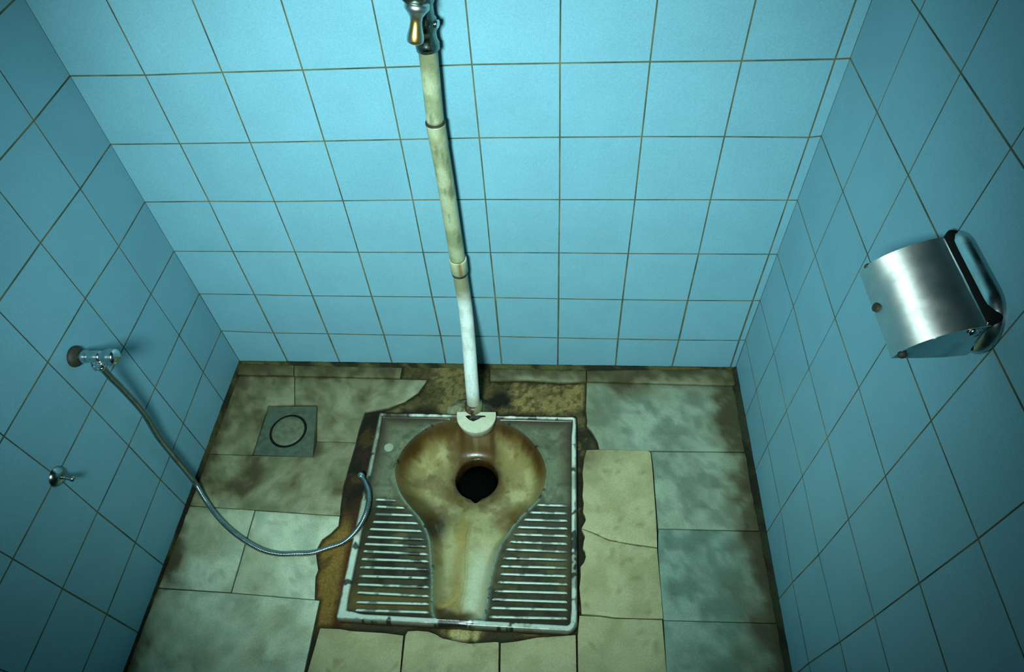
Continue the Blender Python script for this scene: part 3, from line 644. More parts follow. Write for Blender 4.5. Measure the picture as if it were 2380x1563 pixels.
SL = DATA['slabs']
marble = {k: (SL[k], kd, s) for k, kd, s in (
    ('BS1', 'marble', 41), ('BS2', 'marble', 42), ('BS3', 'marble', 43), ('BS4', 'marble', 44),
    ('P1', 'marble', 11), ('P2', 'marble', 12), ('P3', 'marble', 13), ('P4', 'pale', 14), ('P5', 'pale', 15), ('P6', 'pale', 16),
    ('M1', 'grey', 21), ('M2', 'grey', 22), ('M3', 'blue', 23), ('M4', 'blue', 24))}
for k, (a, b) in enumerate(((XL, .28), (.284, .73), (.734, XR))):            # slabs towards the door
    marble['N%d' % k] = ([(a, -1.18), (b - .003, -1.18), (b - .003, -.864), (a, -.864)], 'marble', 60 + k)
    marble['O%d' % k] = ([(a, YF), (b - .003, YF), (b - .003, -1.183), (a, -1.183)], 'marble', 70 + k)
cream = {k: (SL[k], 'cream', s) for k, s in (('F1', 31), ('F2', 32), ('F3', 33), ('R1', 34), ('R2', 35), ('R3', 36))}
edge_split(paving('marble_paving', marble, dict(BS1=.004, BS2=.004, BS3=.004, BS4=.004)), 50)
cp = edge_split(paving('cream_paving', cream, dict(R1=.0015, R2=.001)), 50)
cp['label'] = 'cream stone slabs laid round the front and right of the pan'


def fillet(name, pts, inward, size, label, col):
    """thin band of dirty cement pressed into the joint between wall and floor"""
    V, F, n = [], [], len(pts)
    rnd = random.Random(name)
    for i, p in enumerate(pts):
        s = size * (0.8 + 0.45 * fbm(np.array([i * .37]), np.array([1.3]), 1.0, 3, len(name))[0])
        P = Vector((p[0], p[1], zf(p[0])))
        V += [P + Vector((0, 0, s)), P + Vector(inward) * s * .35 + Vector((0, 0, s * .4)), P + Vector(inward) * s + Vector((0, 0, .0012)), P + Vector(inward) * s + Vector((0, 0, -.012)), P + Vector((0, 0, -.012))]
    for i in range(n - 1):
        for k in range(5):
            F.append((i * 5 + k, i * 5 + (k + 1) % 5, (i + 1) * 5 + (k + 1) % 5, (i + 1) * 5 + k))
    F.append((0, 1, 2, 3, 4)); F.append(tuple((n - 1) * 5 + k for k in (4, 3, 2, 1, 0)))
    A = np.array([v[:] for v in V])
    c = np.tile(col, (len(V), 1))
    c = mixc(c, lin(34, 36, 22), sstep(.4, .62, fbm(A[:, 0] + A[:, 1], A[:, 2], 22, 4, 5)))
    me = mesh_from(V, F, name, c)
    bm = bmesh.new(); bm.from_mesh(me); bmesh.ops.recalc_face_normals(bm, faces=bm.faces); bm.to_mesh(me); bm.free()
    return tag(link(name, me, M_MORTAR), label, 'trim', kind='structure')


fillet('trim_1', [(XL + .002, y) for y in np.linspace(-.001, YF, 160)], (1, 0, 0), .011, 'dirty cement joint along the wall with the tap', lin(70, 68, 36))
fillet('trim_2', [(XR - .001, y) for y in np.linspace(-.001, YF, 160)], (-1, 0, 0), .014, 'dirty cement joint along the wall with the paper holder', lin(52, 58, 38))
fillet('trim_3', [(x, -.001) for x in np.linspace(XL, XR, 140)], (0, -1, 0), .009, 'dirty cement joint along the back wall', lin(84, 82, 44))


# ------------------------------------------------------------------ squat toilet
HC = Vector((0.556, -0.291, 0)); HR = 0.0535
BOWL = DATA['bowl']
TOILET = empty('squat_toilet', (0.553, -0.42, zf(.553)), 'stained white ceramic squat toilet pan set in the floor below the flush pipe', 'toilet')


def rrect_sdf(x, y, x0, x1, y0, y1, r):
    cx, cy, hx, hy = (x0 + x1) / 2, (y0 + y1) / 2, (x1 - x0) / 2, (y1 - y0) / 2
    qx, qy = np.abs(x - cx) - hx + r, np.abs(y - cy) - hy + r
    return -(np.minimum(np.maximum(qx, qy), 0) + np.hypot(np.maximum(qx, 0), np.maximum(qy, 0)) - r)


def pan_bounds(x, y):                                     # rim distance; the front right corner is the roundest
    d = rrect_sdf(x, y, px0, px1, py0, py1, 0.006)
    d2 = rrect_sdf(x, y, px0 - .1, px1, py0, py1 + .1, 0.022)
    return np.minimum(d, d2)


def rim_width(x, y):
    left = sstep(.06, .02, x - px0) * sstep(-.36, -.46, y)
    top_ = sstep(.06, .02, py1 - y)
    return 0.0098 + 0.0055 * left - 0.0028 * top_ + 0.002 * sstep(.05, .02, y - py0)


def pan_height(x, y):
    d = pan_bounds(x, y)
    s = poly_sdf(x, y, BOWL)
    lipw = rim_width(x, y)
    h = 0.0045 + 0.0085 * sstep(lipw + .005, lipw - .002, d) - 0.0015 * sstep(.004, 0, d)
    h = h - 0.0015 * sstep(.02, .05, d)
    h = np.where(d < 0, 0.0115 - 0.02 * sstep(0, -.003, d), h)
    # raised bead round the bowl opening
    h = h + 0.0028 * np.exp(-(s / 0.0042) ** 2) * sstep(-.20, -.26, y)
    rear = sstep(-.47, -.38, y)
    depth = (0.026 + 0.034 * sstep(-.66, -.46, y)) * (1 - rear) + 0.082 * rear
    w = 0.030 * (1 - rear) + 0.062 * rear
    t = np.clip(s / w, 0, 1)
    bowl = depth * (1 - (1 - t) ** 2.2)
    rad = np.hypot(x - HC.x, y - HC.y)
    notch = sstep(.016, .0, np.abs(x - .559)) * (y < -.32) * (y > -.360)
    bowl = bowl + 0.022 * sstep(HR + .06, HR, rad) * sstep(0, .03, s)
    edge = HR + 0.010 * notch
    bowl = bowl + 0.10 * sstep(edge + .003, edge - .004, rad)
    # crease down the middle of the trough and a shallow vertical channel under the spreader
    bowl = bowl + 0.003 * sstep(.006, 0, np.abs(x - .557 - .004 * np.sin(y * 30))) * (1 - rear) * sstep(.0, .03, s)
    h = np.where(s > 0, h - bowl, h)
    return h, s, d


def pan_colour(x, y, s, d):
    n = fbm(x, y, 22, 5, 101); n2 = fbm(x, y, 60, 4, 107); n3 = fbm(x, y, 9, 4, 113)
    fine = fbm(x, y, 160, 3, 119)
    # tray: grey glaze under ingrained dark dirt
    c = np.tile(lin(124, 128, 96), (len(x), 1))
    c = mixc(c, lin(84, 86, 60), sstep(.35, .68, n) * .7)
    c = mixc(c, lin(160, 166, 138), sstep(.50, .72, n3) * sstep(-.40, -.36, y) * .5)
    c = mixc(c, lin(58, 58, 38), sstep(.46, .70, n2) * .45)
    fo = sstep(-.385, -.41, y)
    c = mixc(c, lin(48, 45, 28), fo * .82)
    c = mixc(c, lin(118, 106, 64), fo * sstep(.48, .72, n) * .55)
    c = mixc(c, lin(30, 31, 20), fo * sstep(.52, .70, n3 + (n2 - .5) * .25) * .75)
    c = mixc(c, lin(136, 112, 54), sstep(-.595, -.64, y) * (x < .5) * (.35 + .9 * (n - .3)))
    c = mixc(c, lin(34, 30, 16), sstep(-.652, -.664, y + (n2 - .5) * .01) * .85)
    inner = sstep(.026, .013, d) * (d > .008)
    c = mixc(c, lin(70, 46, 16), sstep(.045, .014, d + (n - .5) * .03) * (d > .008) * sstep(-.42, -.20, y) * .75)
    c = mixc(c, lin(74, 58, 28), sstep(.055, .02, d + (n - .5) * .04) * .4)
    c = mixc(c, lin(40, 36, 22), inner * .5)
    # screw plug spot on the left of the tray
    c = mixc(c, lin(176, 188, 160), sstep(.0125, .0105, np.hypot(x - .336, y + .262)) * (.75 + .5 * (n2 - .5)))
    # bowl
    b = np.tile(lin(190, 182, 132), (len(x), 1))
    b = mixc(b, lin(146, 130, 80), sstep(.42, .68, n) * .75)
    b = mixc(b, lin(120, 92, 44), sstep(.56, .74, n2) * sstep(-.50, -.40, y) * .5)
    b = mixc(b, lin(222, 226, 200), sstep(-.44, -.56, y) * sstep(.545, .58, x + (n - .5) * .03) * .9)
    rear = sstep(-.46, -.40, y)
    brown = lin(112, 78, 30)
    b = mixc(b, brown, sstep(.042, .006, s + (n - .5) * .03) * (.25 + .75 * sstep(-.42, -.28, y)))
    b = mixc(b, lin(66, 46, 18), sstep(.026, .004, s + (n2 - .5) * .020 + (n - .5) * .02) * sstep(-.36, -.24, y) * .9)
    b = mixc(b, lin(104, 78, 36), sstep(.50, .70, fbm(x, y, 16, 4, 141)) * rear * .55)
    ch = sstep(.052, .036, np.abs(x - .553 + (n2 - .5) * .012)) * sstep(-.30, -.26, y)
    b = mixc(b, lin(104, 80, 42), ch * (.45 + .5 * n2))
    b = mixc(b, lin(84, 56, 24), sstep(.075, .03, np.hypot((x - .553) * .8, (y + .228) * 1.6) + (n - .5) * .05) * .8)
    b = mixc(b, lin(70, 44, 16), sstep(.012, .002, np.abs(np.abs(x - .553) - .040)) * sstep(-.28, -.235, y) * .75)
    b = mixc(b, lin(170, 160, 116), sstep(.008, .002, np.abs(x - .548 + (n2 - .5) * .01)) * ch * .4)
    rad = np.hypot(x - HC.x, y - HC.y)
    b = mixc(b, lin(104, 80, 40), sstep(HR + .050, HR + .006, rad + (n - .5) * .05) * .75)
    b = mixc(b, lin(52, 36, 16), sstep(HR + .016, HR + .001, rad + (n2 - .5) * .014) * .8)
    b = mixc(b, lin(38, 27, 12), sstep(.060, .014, np.hypot((x - .462), (y + .445) * .75) + (n - .5) * .05) * .9)
    b = mixc(b, lin(92, 66, 28), sstep(.075, .03, np.hypot((x - .42), (y + .405)) + (n - .5) * .07) * .7)
    b = mixc(b, lin(120, 88, 36), sstep(.05, .02, np.hypot((x - .655), (y + .41)) + (n - .5) * .04) * .6)
    ye = sstep(.024, .002, np.abs(x - .551 - .012 * np.sin((y + .4) * 12) + (n2 - .5) * .012)) * sstep(-.39, -.42, y)
    b = mixc(b, lin(164, 134, 58), ye * .55)
    b = mixc(b, lin(182, 158, 78), sstep(.022, .0, np.abs(x - .535)) * sstep(-.40, -.43, y) * sstep(-.50, -.46, y) * .5)
    pud = sstep(-.632, -.655, y + (n2 - .5) * .02 - .35 * np.maximum(.545 - x, 0) * .4)
    b = mixc(b, lin(104, 76, 30), pud * sstep(.600, .578, x) * .85)
    b = mixc(b, lin(12, 14, 9), sstep(HR + .003, HR - .003, rad - 0.006 * (np.abs(x - .559) < .012) * (y < -.33)))
    # scum line that bends left at the front, with a brown puddle mark below it
    xc = .549 - .05 * sstep(-.605, -.655, y)
    b = mixc(b, lin(190, 160, 84), sstep(.009, .002, np.abs(x - xc + (n2 - .5) * .006)) * sstep(-.58, -.61, y) * (x < .56) * .8)
    b = mixc(b, lin(84, 60, 24), sstep(-.640, -.652, y + .25 * (x - .54) + (n2 - .5) * .016) * sstep(.582, .568, x) * .85)
    b = b * np.array([1.0, .98, .86])
    c = np.where((s > 0)[:, None], b, c)
    # worn pale lip round the bowl and clean white rim, chipped black in places
    lip = np.exp(-(s / .0045) ** 2)
    lipm = lip * (0.15 + .85 * sstep(-.34, -.40, y + (n3 - .5) * .1)) * (.55 + .9 * (n2 - .3))
    c = mixc(c, lin(150, 172, 152), np.clip(lipm, 0, 1) * .9)
    c = mixc(c, lin(24, 30, 22), lip * sstep(.62, .72, n2))
    rw = rim_width(x, y)
    rim = sstep(rw + .002, rw, d)
    rc = np.tile(lin(214, 226, 208), (len(x), 1))
    rc = mixc(rc, lin(120, 126, 92), sstep(.55, .70, n) * .6)
    rc = mixc(rc, lin(74, 70, 44), sstep(.0055, .0015, d + (n2 - .5) * .007) * .8)
    top_l = (y > -.40) & (x < .32)
    rc = mixc(rc, lin(92, 92, 62), top_l * (.55 + .6 * (n2 - .3)))
    chip = sstep(.635, .70, fbm(x, y, 38, 3, 131) + .07 * (y > -.18))
    rc = mixc(rc, lin(24, 26, 18), chip * .9)
    rc = mixc(rc, lin(22, 24, 16), (y > -.178) * sstep(.05, .02, np.abs(x - .34)) * .9)
    rc = mixc(rc, lin(22, 26, 18), (y < -.662) * sstep(.036, .030, np.abs(x - .552 + (n2 - .5) * .02)) * .97)
    rc = mixc(rc, lin(60, 46, 22), (y > -.178) * sstep(.085, .06, np.abs(x - .555)) * .9)
    c = np.where((rim > 0)[:, None], c * (1 - rim[:, None]) + rc * rim[:, None], c)
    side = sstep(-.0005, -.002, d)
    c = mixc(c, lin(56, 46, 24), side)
    return c * (0.93 + .14 * fine)[:, None]


def build_pan():
    st = 0.0017
    xs = np.arange(px0 - .004, px1 + .0041, st)
    ys = np.arange(py0 - .004, py1 + .0041, st)
    X, Y = np.meshgrid(xs, ys)
    x, y = X.ravel(), Y.ravel()
    h, s, d = pan_height(x, y)
    c = pan_colour(x, y, s, d)
    V = np.stack([x, y, zf(x) + h], 1)
    ny, nx = X.shape
    idx = np.arange(nx * ny).reshape(ny, nx)
    q = np.stack([idx[:-1, :-1], idx[:-1, 1:], idx[1:, 1:], idx[1:, :-1]], -1).reshape(-1, 4)
    sm, dm = s[q].mean(1), d[q].mean(1)
    rwm = rim_width(x, y)[q].mean(1)
    rad = np.hypot(x - HC.x, y - HC.y)[q].mean(1)
    reg = np.where(sm > 0, 1, np.where(dm < rwm + .001, 2, 0))
    reg = np.where((reg == 1) & (rad < HR - .012), -1, reg)
    reg = np.where(dm < -.0035, -1, reg)
    for k, nm, lab in ((0, 'tray', 'grey dirty flat tray of the pan'), (1, 'bowl', 'keyhole bowl with brown stains'), (2, 'rim', 'white raised rim with black chips')):
        f = q[reg == k]
        used, inv = np.unique(f, return_inverse=True)
        me = mesh_from(V[used], inv.reshape(-1, 4), nm, c[used])
        link(nm, me, M_PORC, TOILET, True, lab)


build_pan()
lathe('drain_pipe', (HC.x, HC.y, zf(HC.x) - .135), (0, 0, -1), [(-.012, .0475), (.0, .0465), (.02, .046), (.12, .046), (.14, .046)], M_PIT, TOILET, 40, 'dark hole of the bowl')


def foot_rest(rows, lab):
    V, F, C0 = [], [], []
    seg, rad, hgt = 12, 0.0043, 0.0058
    for (a, b) in rows:
        a, b = Vector((*a, 0)), Vector((*b, 0))
        a.x += .002; b.x -= .002
        L = (b - a).length
        N = max(6, int(L / .004))
        ts = [i / N for i in range(N + 1)]
        base = len(V)
        ux = (b - a).normalized(); uy = Vector((-ux.y, ux.x, 0))
        for t in ts:
            e = min(t, 1 - t) * L
            k = math.sqrt(max(0.02, min(1, e / .006) * (2 - min(1, e / .006))))
            p = a + (b - a) * t
            wob = 1 + .10 * (fbm(np.array([p.x]), np.array([p.y]), 60, 2, 4)[0] - .5)
            for s_ in range(seg + 1):
                an = math.pi * s_ / seg
                q = p + uy * (-math.cos(an) * rad * k)
                V.append((q.x, q.y, zf(q.x) + 0.0024 + math.sin(an) * hgt * k * wob))
                C0.append(math.sin(an))
        for i in range(N):
            for s_ in range(seg):
                o = base + i * (seg + 1) + s_
                F.append((o, o + 1, o + seg + 2, o + seg + 1))
    A = np.array(V); u = np.array(C0)
    n = fbm(A[:, 0], A[:, 1], 40, 4, 71); n3 = fbm(A[:, 0], A[:, 1], 11, 3, 113)
    c = np.tile(lin(205, 222, 206), (len(V), 1))
    wear_tone = sstep(.70, .95, u + (n - .5) * .24)
    c = mixc(c, lin(62, 62, 40), 1 - wear_tone)
    c = mixc(c, lin(60, 66, 48), sstep(.52, .62, n) * .75)
    c = mixc(c, lin(28, 32, 22), sstep(.64, .70, n3 + (n - .5) * .35) * .8)
    me = mesh_from(V, F, 'foot_rest', c)
    bm = bmesh.new(); bm.from_mesh(me); bmesh.ops.recalc_face_normals(bm, faces=bm.faces); bm.to_mesh(me); bm.free()
    link('foot_rest', me, M_PORC, TOILET, True, lab)


foot_rest(DATA['ridgeL'], 'ribbed foot rest on the side of the hose')
foot_rest(DATA['ridgeR'], 'ribbed foot rest on the side of the cream slabs')


def spreader():
    """half-moon ceramic lip over the back of the bowl with a broken water slot"""
    (ax, ay), (bx, by), (fx, fy) = DATA['spread']
    cx, r = (ax + bx) / 2, (bx - ax) / 2
    outer = [(ax, ay + .004)]
    for k in range(25):
        a = math.pi + math.pi * k / 24
        outer.append((cx + .001 + r * math.cos(a), ay - .004 + (ay - .004 - fy) * math.sin(a)))
    outer.append((bx, by + .004))
    slot = DATA['slot']
    zt = zf(cx) + .0235
    bm = bmesh.new()
    def loop(pts, z):
        return [bm.verts.new((p[0], p[1], z)) for p in pts]
    o1, s1 = loop(outer, zt), loop(slot, zt)
    eds = []
    for lp in (o1, s1):
        for i in range(len(lp)):
            eds.append(bm.edges.new((lp[i], lp[(i + 1) % len(lp)])))
    bmesh.ops.triangle_fill(bm, use_beauty=True, edges=eds)
    for lp, pts, ins, dz in ((o1, outer, 1, .036), (s1, slot, 0, .010)):
        mids = [bm.verts.new((cx + (p[0] - cx) * (1.015 if ins else 1), p[1] - (.0008 if ins else 0), zt - .003)) for p in pts]
        lows = [bm.verts.new((cx + (p[0] - cx) * (0.93 if ins else .8), p[1] + (.004 if ins else 0), zt - dz)) for p in pts]
        for i in range(len(lp)):
            j = (i + 1) % len(lp)
            bm.faces.new((lp[i], lp[j], mids[j], mids[i]))
            bm.faces.new((mids[i], mids[j], lows[j], lows[i]))
        if not ins:
            bm.faces.new(lows)
    bmesh.ops.recalc_face_normals(bm, faces=bm.faces)
    bm.verts.index_update()
    A = np.array([v.co[:] for v in bm.verts])
    me = bm_mesh(bm, 'flush_spreader')
    n = fbm(A[:, 0], A[:, 1], 70, 4, 5)
    c = np.tile(lin(184, 190, 162), (len(A), 1))
    c = mixc(c, lin(160, 156, 116), sstep(.5, .7, n) * .5)
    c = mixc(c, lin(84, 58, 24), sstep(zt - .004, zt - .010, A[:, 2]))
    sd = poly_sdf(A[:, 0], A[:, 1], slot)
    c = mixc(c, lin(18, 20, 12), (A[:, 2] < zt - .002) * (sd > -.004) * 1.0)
    a = me.color_attributes.new('wear_tone', 'FLOAT_COLOR', 'POINT')
    buf = np.ones((len(A), 4), np.float32); buf[:, :3] = c
    a.data.foreach_set('color', buf.ravel())
    o = link('flush_spreader', me, M_PORC, TOILET, False, 'white half-moon flush lip at the back of the bowl')
    edge_split(o, 40)


spreader()


def lump():
    """cement packed round the flush inlet"""
    bx, by = DATA['pipe_base'][0], DATA['pipe_base'][1]
    N, Rr = 40, 12
    V, F = [], []
    for i in range(Rr + 1):
        t = i / Rr
        for k in range(N):
            a = 2 * math.pi * k / N
            rx = .080 if math.cos(a) < 0 else .050
            ry = .040
            wob = 1 + .22 * (fbm(np.array([math.cos(a) * 2 + 5]), np.array([math.sin(a) * 2 + 5]), 1.3, 3, 8)[0] - .5)
            x, y = bx + math.cos(a) * rx * t * wob, by + .004 + math.sin(a) * ry * t * wob
            h = .030 * (1 - t ** 2.0) + .006 * (fbm(np.array([x]), np.array([y]), 60, 3, 3)[0] - .5) - .004 * t
            V.append((x, y, zf(x) + h))
    for i in range(Rr):
        for k in range(N):
            k2 = (k + 1) % N
            F.append((i * N + k, (i + 1) * N + k, (i + 1) * N + k2, i * N + k2))
    A = np.array(V)
    n = fbm(A[:, 0], A[:, 1], 50, 4, 61)
    c = np.tile(lin(150, 150, 116), (len(V), 1))
    c = mixc(c, lin(92, 88, 58), sstep(.42, .66, n))
    c = mixc(c, lin(40, 34, 16), sstep(bx + .01, bx + .03, A[:, 0]) * .8)
    link('inlet_cement', mesh_from(V, F, 'inlet_cement', c), M_MORTAR, TOILET, True)


lump()

# ------------------------------------------------------------------ flush pipe and valve
PIPE = empty('flush_pipe', DATA['pipe_base'], 'white plastic flush pipe running down the back wall to the toilet', 'pipe')


def pvc(clean):
    def f(A):
        n = fbm(A[:, 0] + A[:, 1], A[:, 2], 26, 4, 77); n2 = fbm(A[:, 0] * 3 + A[:, 1], A[:, 2] * .5, 60, 4, 79)
        c = np.tile(lin(246, 255, 250), (len(A), 1)) if clean else np.tile(lin(186, 192, 156), (len(A), 1))
        c = mixc(c, lin(140, 146, 108), sstep(.45, .70, n) * (.3 if clean else .75))
        c = mixc(c, lin(104, 108, 78), sstep(.60, .74, n2) * (.2 if clean else .6))
        if clean:
            c = mixc(c, lin(160, 160, 126), sstep(.31, .37, A[:, 2] + (n - .5) * .06))
            c = mixc(c, lin(150, 142, 100), sstep(.10, .05, A[:, 2] + (n - .5) * .05) * .7)
        else:
            c = mixc(c, lin(110, 112, 78), sstep(.90, .95, A[:, 2]) * .6)
        return c
    return f


M_PVC = worn_mat('aged_white_plastic', 0.42, 0.14, 300)
up = catmull(DATA['pipe_up'], .006)
tube('upper_section', up, .0163, M_PVC, PIPE, 32, pvc(False), 'pale grey dirty upper length')
mid = catmull(DATA['pipe_mid'], .006)
V = len(mid)
tube('middle_section', mid, [.0184 if k < 2 else .0180 if k < 9 else .0172 for k in range(V)], M_PVC, PIPE, 32, pvc(False), 'yellowed middle length')
cpl = [Vector(p) for p in DATA['coupling']]
ax = (cpl[1] - cpl[0])
lathe('coupling', cpl[0], ax, [(0, .0176), (.0005, .0196), (.003, .0198), (ax.length * .82, .0196), (ax.length * .82 + .001, .0186), (ax.length, .0184)], M_PVC, PIPE, 32, 'pale coupling with rust streak',
      lambda A: mixc(np.tile(lin(204, 206, 166), (len(A), 1)), lin(150, 110, 40), sstep(.007, .002, np.abs(A[:, 0] - .5425)) * (A[:, 1] < -.03) * .8))
c1 = cpl[0] + ax * .84
lathe('joint_ring', c1, ax, [(0, .0172), (.0005, .0189), (.005, .0187), (.0062, .0172)], M_RUST, PIPE, 32, 'brown grimy ring under the coupling')
j0 = Vector(DATA['pipe_mid'][0])
lathe('joint_ring', j0 + Vector((0, 0, .0015)), (0, 0, -1), [(0, .0165), (.0005, .0187), (.0028, .0188), (.0034, .0175)], M_RUST, PIPE, 32, 'brown line at the upper joint')
low = catmull(DATA['pipe_low'], .006)
tube('lower_section', low, .0170, M_PVC, PIPE, 32, pvc(True), 'clean white lower bend')
e1, e0 = low[-1], low[-4]
lathe('inlet_socket', e1 + (e0 - e1).normalized() * .006, (e1 - e0), [(0, .0175), (.0005, .0225), (.012, .0235), (.022, .0245)], M_PVC, PIPE, 32, 'grimy socket at the foot',
      lambda A: mixc(np.tile(lin(132, 128, 92), (len(A), 1)), lin(72, 48, 22), sstep(.4, .6, fbm(A[:, 0], A[:, 2], 60, 3, 9))))

M_BODY = chrome_mat('dark_chrome', .22, (.20, .25, .22), 0.0, .6)
VALVE = empty('flush_valve', (0.5425, -.031, .96), 'chrome flush valve with push lever at the top of the pipe', 'valve')
lathe('valve_body', (.5418, -.0305, .957), (.008, 0, 1), [(0, .0178), (.001, .0198), (.011, .0202), (.014, .0186), (.020, .0176), (.030, .0176), (.034, .0196), (.040, .0204), (.052, .0204), (.056, .0176), (.075, .0180), (.085, .0225), (.16, .0230), (.18, .018), (.30, .016)], M_BODY, VALVE, 40)
lathe('stop_screw', (.553, -.033, 1.004), (1, -.35, -.1), [(0, .0045), (.008, .0045), (.0085, .0068), (.013, .0070), (.0135, .004), (.0136, 0)], M_CHROME, VALVE, 20)
lathe('lever_boss', (.543, -.026, 1.0735), (-.03, -1, 0), [(0, .020), (.034, .020), (.036, .0225), (.050, .0225), (.053, .019), (.0535, 0)], M_BODY, VALVE, 36)
M_LEVER = NT('gold_streak_chrome')  # chrome with a gold band coloured down the front of the lever
tc = M_LEVER.n('ShaderNodeAttribute', attribute_name='wear_tone')
M_LEVER.set(Base_Color=tc.outputs['Color'], Metallic=1.0, Roughness=0.34)
lathe('push_lever', (.5430, -.0640, 1.0520), (-.010, -.014, -.058), [(0, .0170), (.002, .0195), (.009, .0195), (.014, .0155), (.021, .0104), (.028, .0092), (.037, .0104), (.047, .0128), (.055, .0138), (.059, .0128), (.0615, .0088), (.0625, 0)], M_LEVER.m, VALVE, 40, None,
      lambda A: mixc(np.tile(np.array([.75, .80, .80]), (len(A), 1)), np.array([.80, .50, .14]), sstep(.012, .004, np.abs(A[:, 0] - .537)) * (A[:, 1] < -.062) * sstep(1.040, 1.030, A[:, 2]) * sstep(.992, .998, A[:, 2])))

# ------------------------------------------------------------------ tap, hose and hook on the left wall
tx, ty, tz = DATA['tap']
tx = XL + .0085
TAP = empty('wall_tap', (tx, ty, tz), 'small chrome wall tap with dark rusty flange above the hose', 'tap')
lathe('flange', (tx - .002, ty, tz), (1, 0, .02), [(0, .0200), (.004, .0205), (.008, .0190), (.012, .0130), (.013, .009)], M_RUST, TAP, 32, 'dark rusty flange on the tiles')
lathe('valve_body', (tx + .008, ty, tz), (1, 0, .02), [(0, .0085), (.004, .0092), (.006, .0118), (.014, .0125), (.020, .0118), (.023, .0098), (.026, .0112), (.036, .0118), (.044, .0112), (.048, .0090)], M_CHROME, TAP, 32)
lathe('handle', (tx + .052, ty, tz + .001), (1, 0, .03), [(0, .0092), (.003, .0102), (.010, .0128), (.017, .0155), (.022, .0162), (.026, .0148), (.028, .0155), (.032, .0138), (.035, .0090), (.0355, 0)], M_CHROME, TAP, 32)
lathe('outlet', (tx + .036, ty - .003, tz - .008), (.35, -.45, -1), [(0, .0075), (.006, .0075), (.0065, .0095), (.016, .0098), (.0165, .0085), (.018, .0085)], M_CHROME, TAP, 24)

HOSE = empty('bidet_hose', DATA['hose'][10], 'flexible ribbed metal hose hanging from the wall tap and lying across the floor', 'hose')
hp = catmull(DATA['hose'], 0.00125)
hr = [0.0064 if (k % 3) == 0 else 0.0061 if (k % 3) == 1 else 0.0052 for k in range(len(hp))]
tube('hose_body', hp, hr, M_HOSE, HOSE, 14)
d = (hp[-1] - hp[-6]).normalized()
lathe('end_nut', hp[-1] - d * .004, d, [(0, .0068), (.001, .0078), (.008, .0082), (.012, .0082), (.0125, .0062), (.013, .004)], chrome_mat('grey_steel', .25, (.5, .56, .55)), HOSE, 20, 'grey end nut of the hose')
d0 = (hp[0] - hp[5]).normalized()
lathe('top_nut', hp[0] - d0 * .010, d0, [(0, .0066), (.001, .0088), (.011, .0090), (.0115, .0075)], M_CHROME, HOSE, 20)

hx, hy, hz_ = XL + .0065, DATA['hook'][1], DATA['hook'][2]
HOOK = empty('wall_hook', (hx, hy, hz_), 'small round chrome hook on the tiled side wall', 'hook')
lathe('rosette', (hx - .002, hy, hz_), (1, 0, 0), [(0, .0195), (.003, .0197), (.006, .0185), (.010, .0150), (.013, .0105), (.0145, .0062)], chrome_mat('tarnished_chrome', .16, (.30, .36, .34)), HOOK, 32)
lathe('peg', (hx + .011, hy, hz_), (1, 0, -.38), [(0, .0050), (.006, .0040), (.014, .0038), (.016, .0050), (.019, .0056), (.022, .0048), (.0235, .002)], chrome_mat('tarnished_peg', .25, (.3, .36, .34)), HOOK, 20)

# ------------------------------------------------------------------ floor drain
dc = DATA['drain']
DRAIN = empty('floor_drain', (*DATA['drain_c'], zf(DATA['drain_c'][0])), 'square metal floor drain with round cover near the back corner', 'drain')
bm = bmesh.new()
cxd, cyd = DATA['drain_c']
sq = []
for i in range(4):
    a, b = Vector((*dc[i], 0)), Vector((*dc[(i + 1) % 4], 0))
    for k in range(12):
        sq.append(a + (b - a) * (k / 12))
rc = .0500
circ = [Vector((cxd + rc * math.cos(t), cyd + rc * math.sin(t), 0)) for t in [math.radians(135 - 360 * k / 48) for k in range(48)]]
top = -.0048
vo = [bm.verts.new((p.x, p.y, zf(p.x) + top)) for p in sq]
vi = [bm.verts.new((p.x, p.y, zf(p.x) + top)) for p in circ]
vd = [bm.verts.new((cxd + (p.x - cxd) * .995, cyd + (p.y - cyd) * .995, zf(p.x) + top - .006)) for p in circ]
vb = [bm.verts.new((p.x, p.y, zf(p.x) + top - .014)) for p in sq]
for k in range(48):
    j = (k + 1) % 48
    bm.faces.new((vo[k], vo[j], vi[j], vi[k]))
    bm.faces.new((vi[k], vi[j], vd[j], vd[k]))
    bm.faces.new((vb[k], vb[j], vo[j], vo[k]))
bm.faces.new(vd)
edge_split(link('drain_frame', bm_mesh(bm), M_DRAIN, DRAIN, True), 40)
lathe('seal_ring', (cxd, cyd, zf(cxd) - .0098), (-FB, 0, 1), [(0, .0492), (.0055, .0490), (.0062, .0480), (.0062, .0446), (.0, .0440)], M_DARK, DRAIN, 48, 'black ring round the cover')
lathe('drain_cover', (cxd, cyd, zf(cxd) - .0100), (-FB, 0, 1), [(0, .0436), (.0058, .0436), (.0070, .0424), (.0073, .030), (.0070, .012), (.0066, .0)], plain_mat('drain_cover_metal', lin(82, 92, 68), .6, .3, 70, .05), DRAIN, 48, 'round olive-grey cover')

# ------------------------------------------------------------------ toilet roll holder on the right wall
xw = XR + .0065
HOLD = empty('toilet_roll_holder', (xw, -.52, .92), 'chrome toilet roll holder with curved cover on the tiled side wall', 'paper holder')


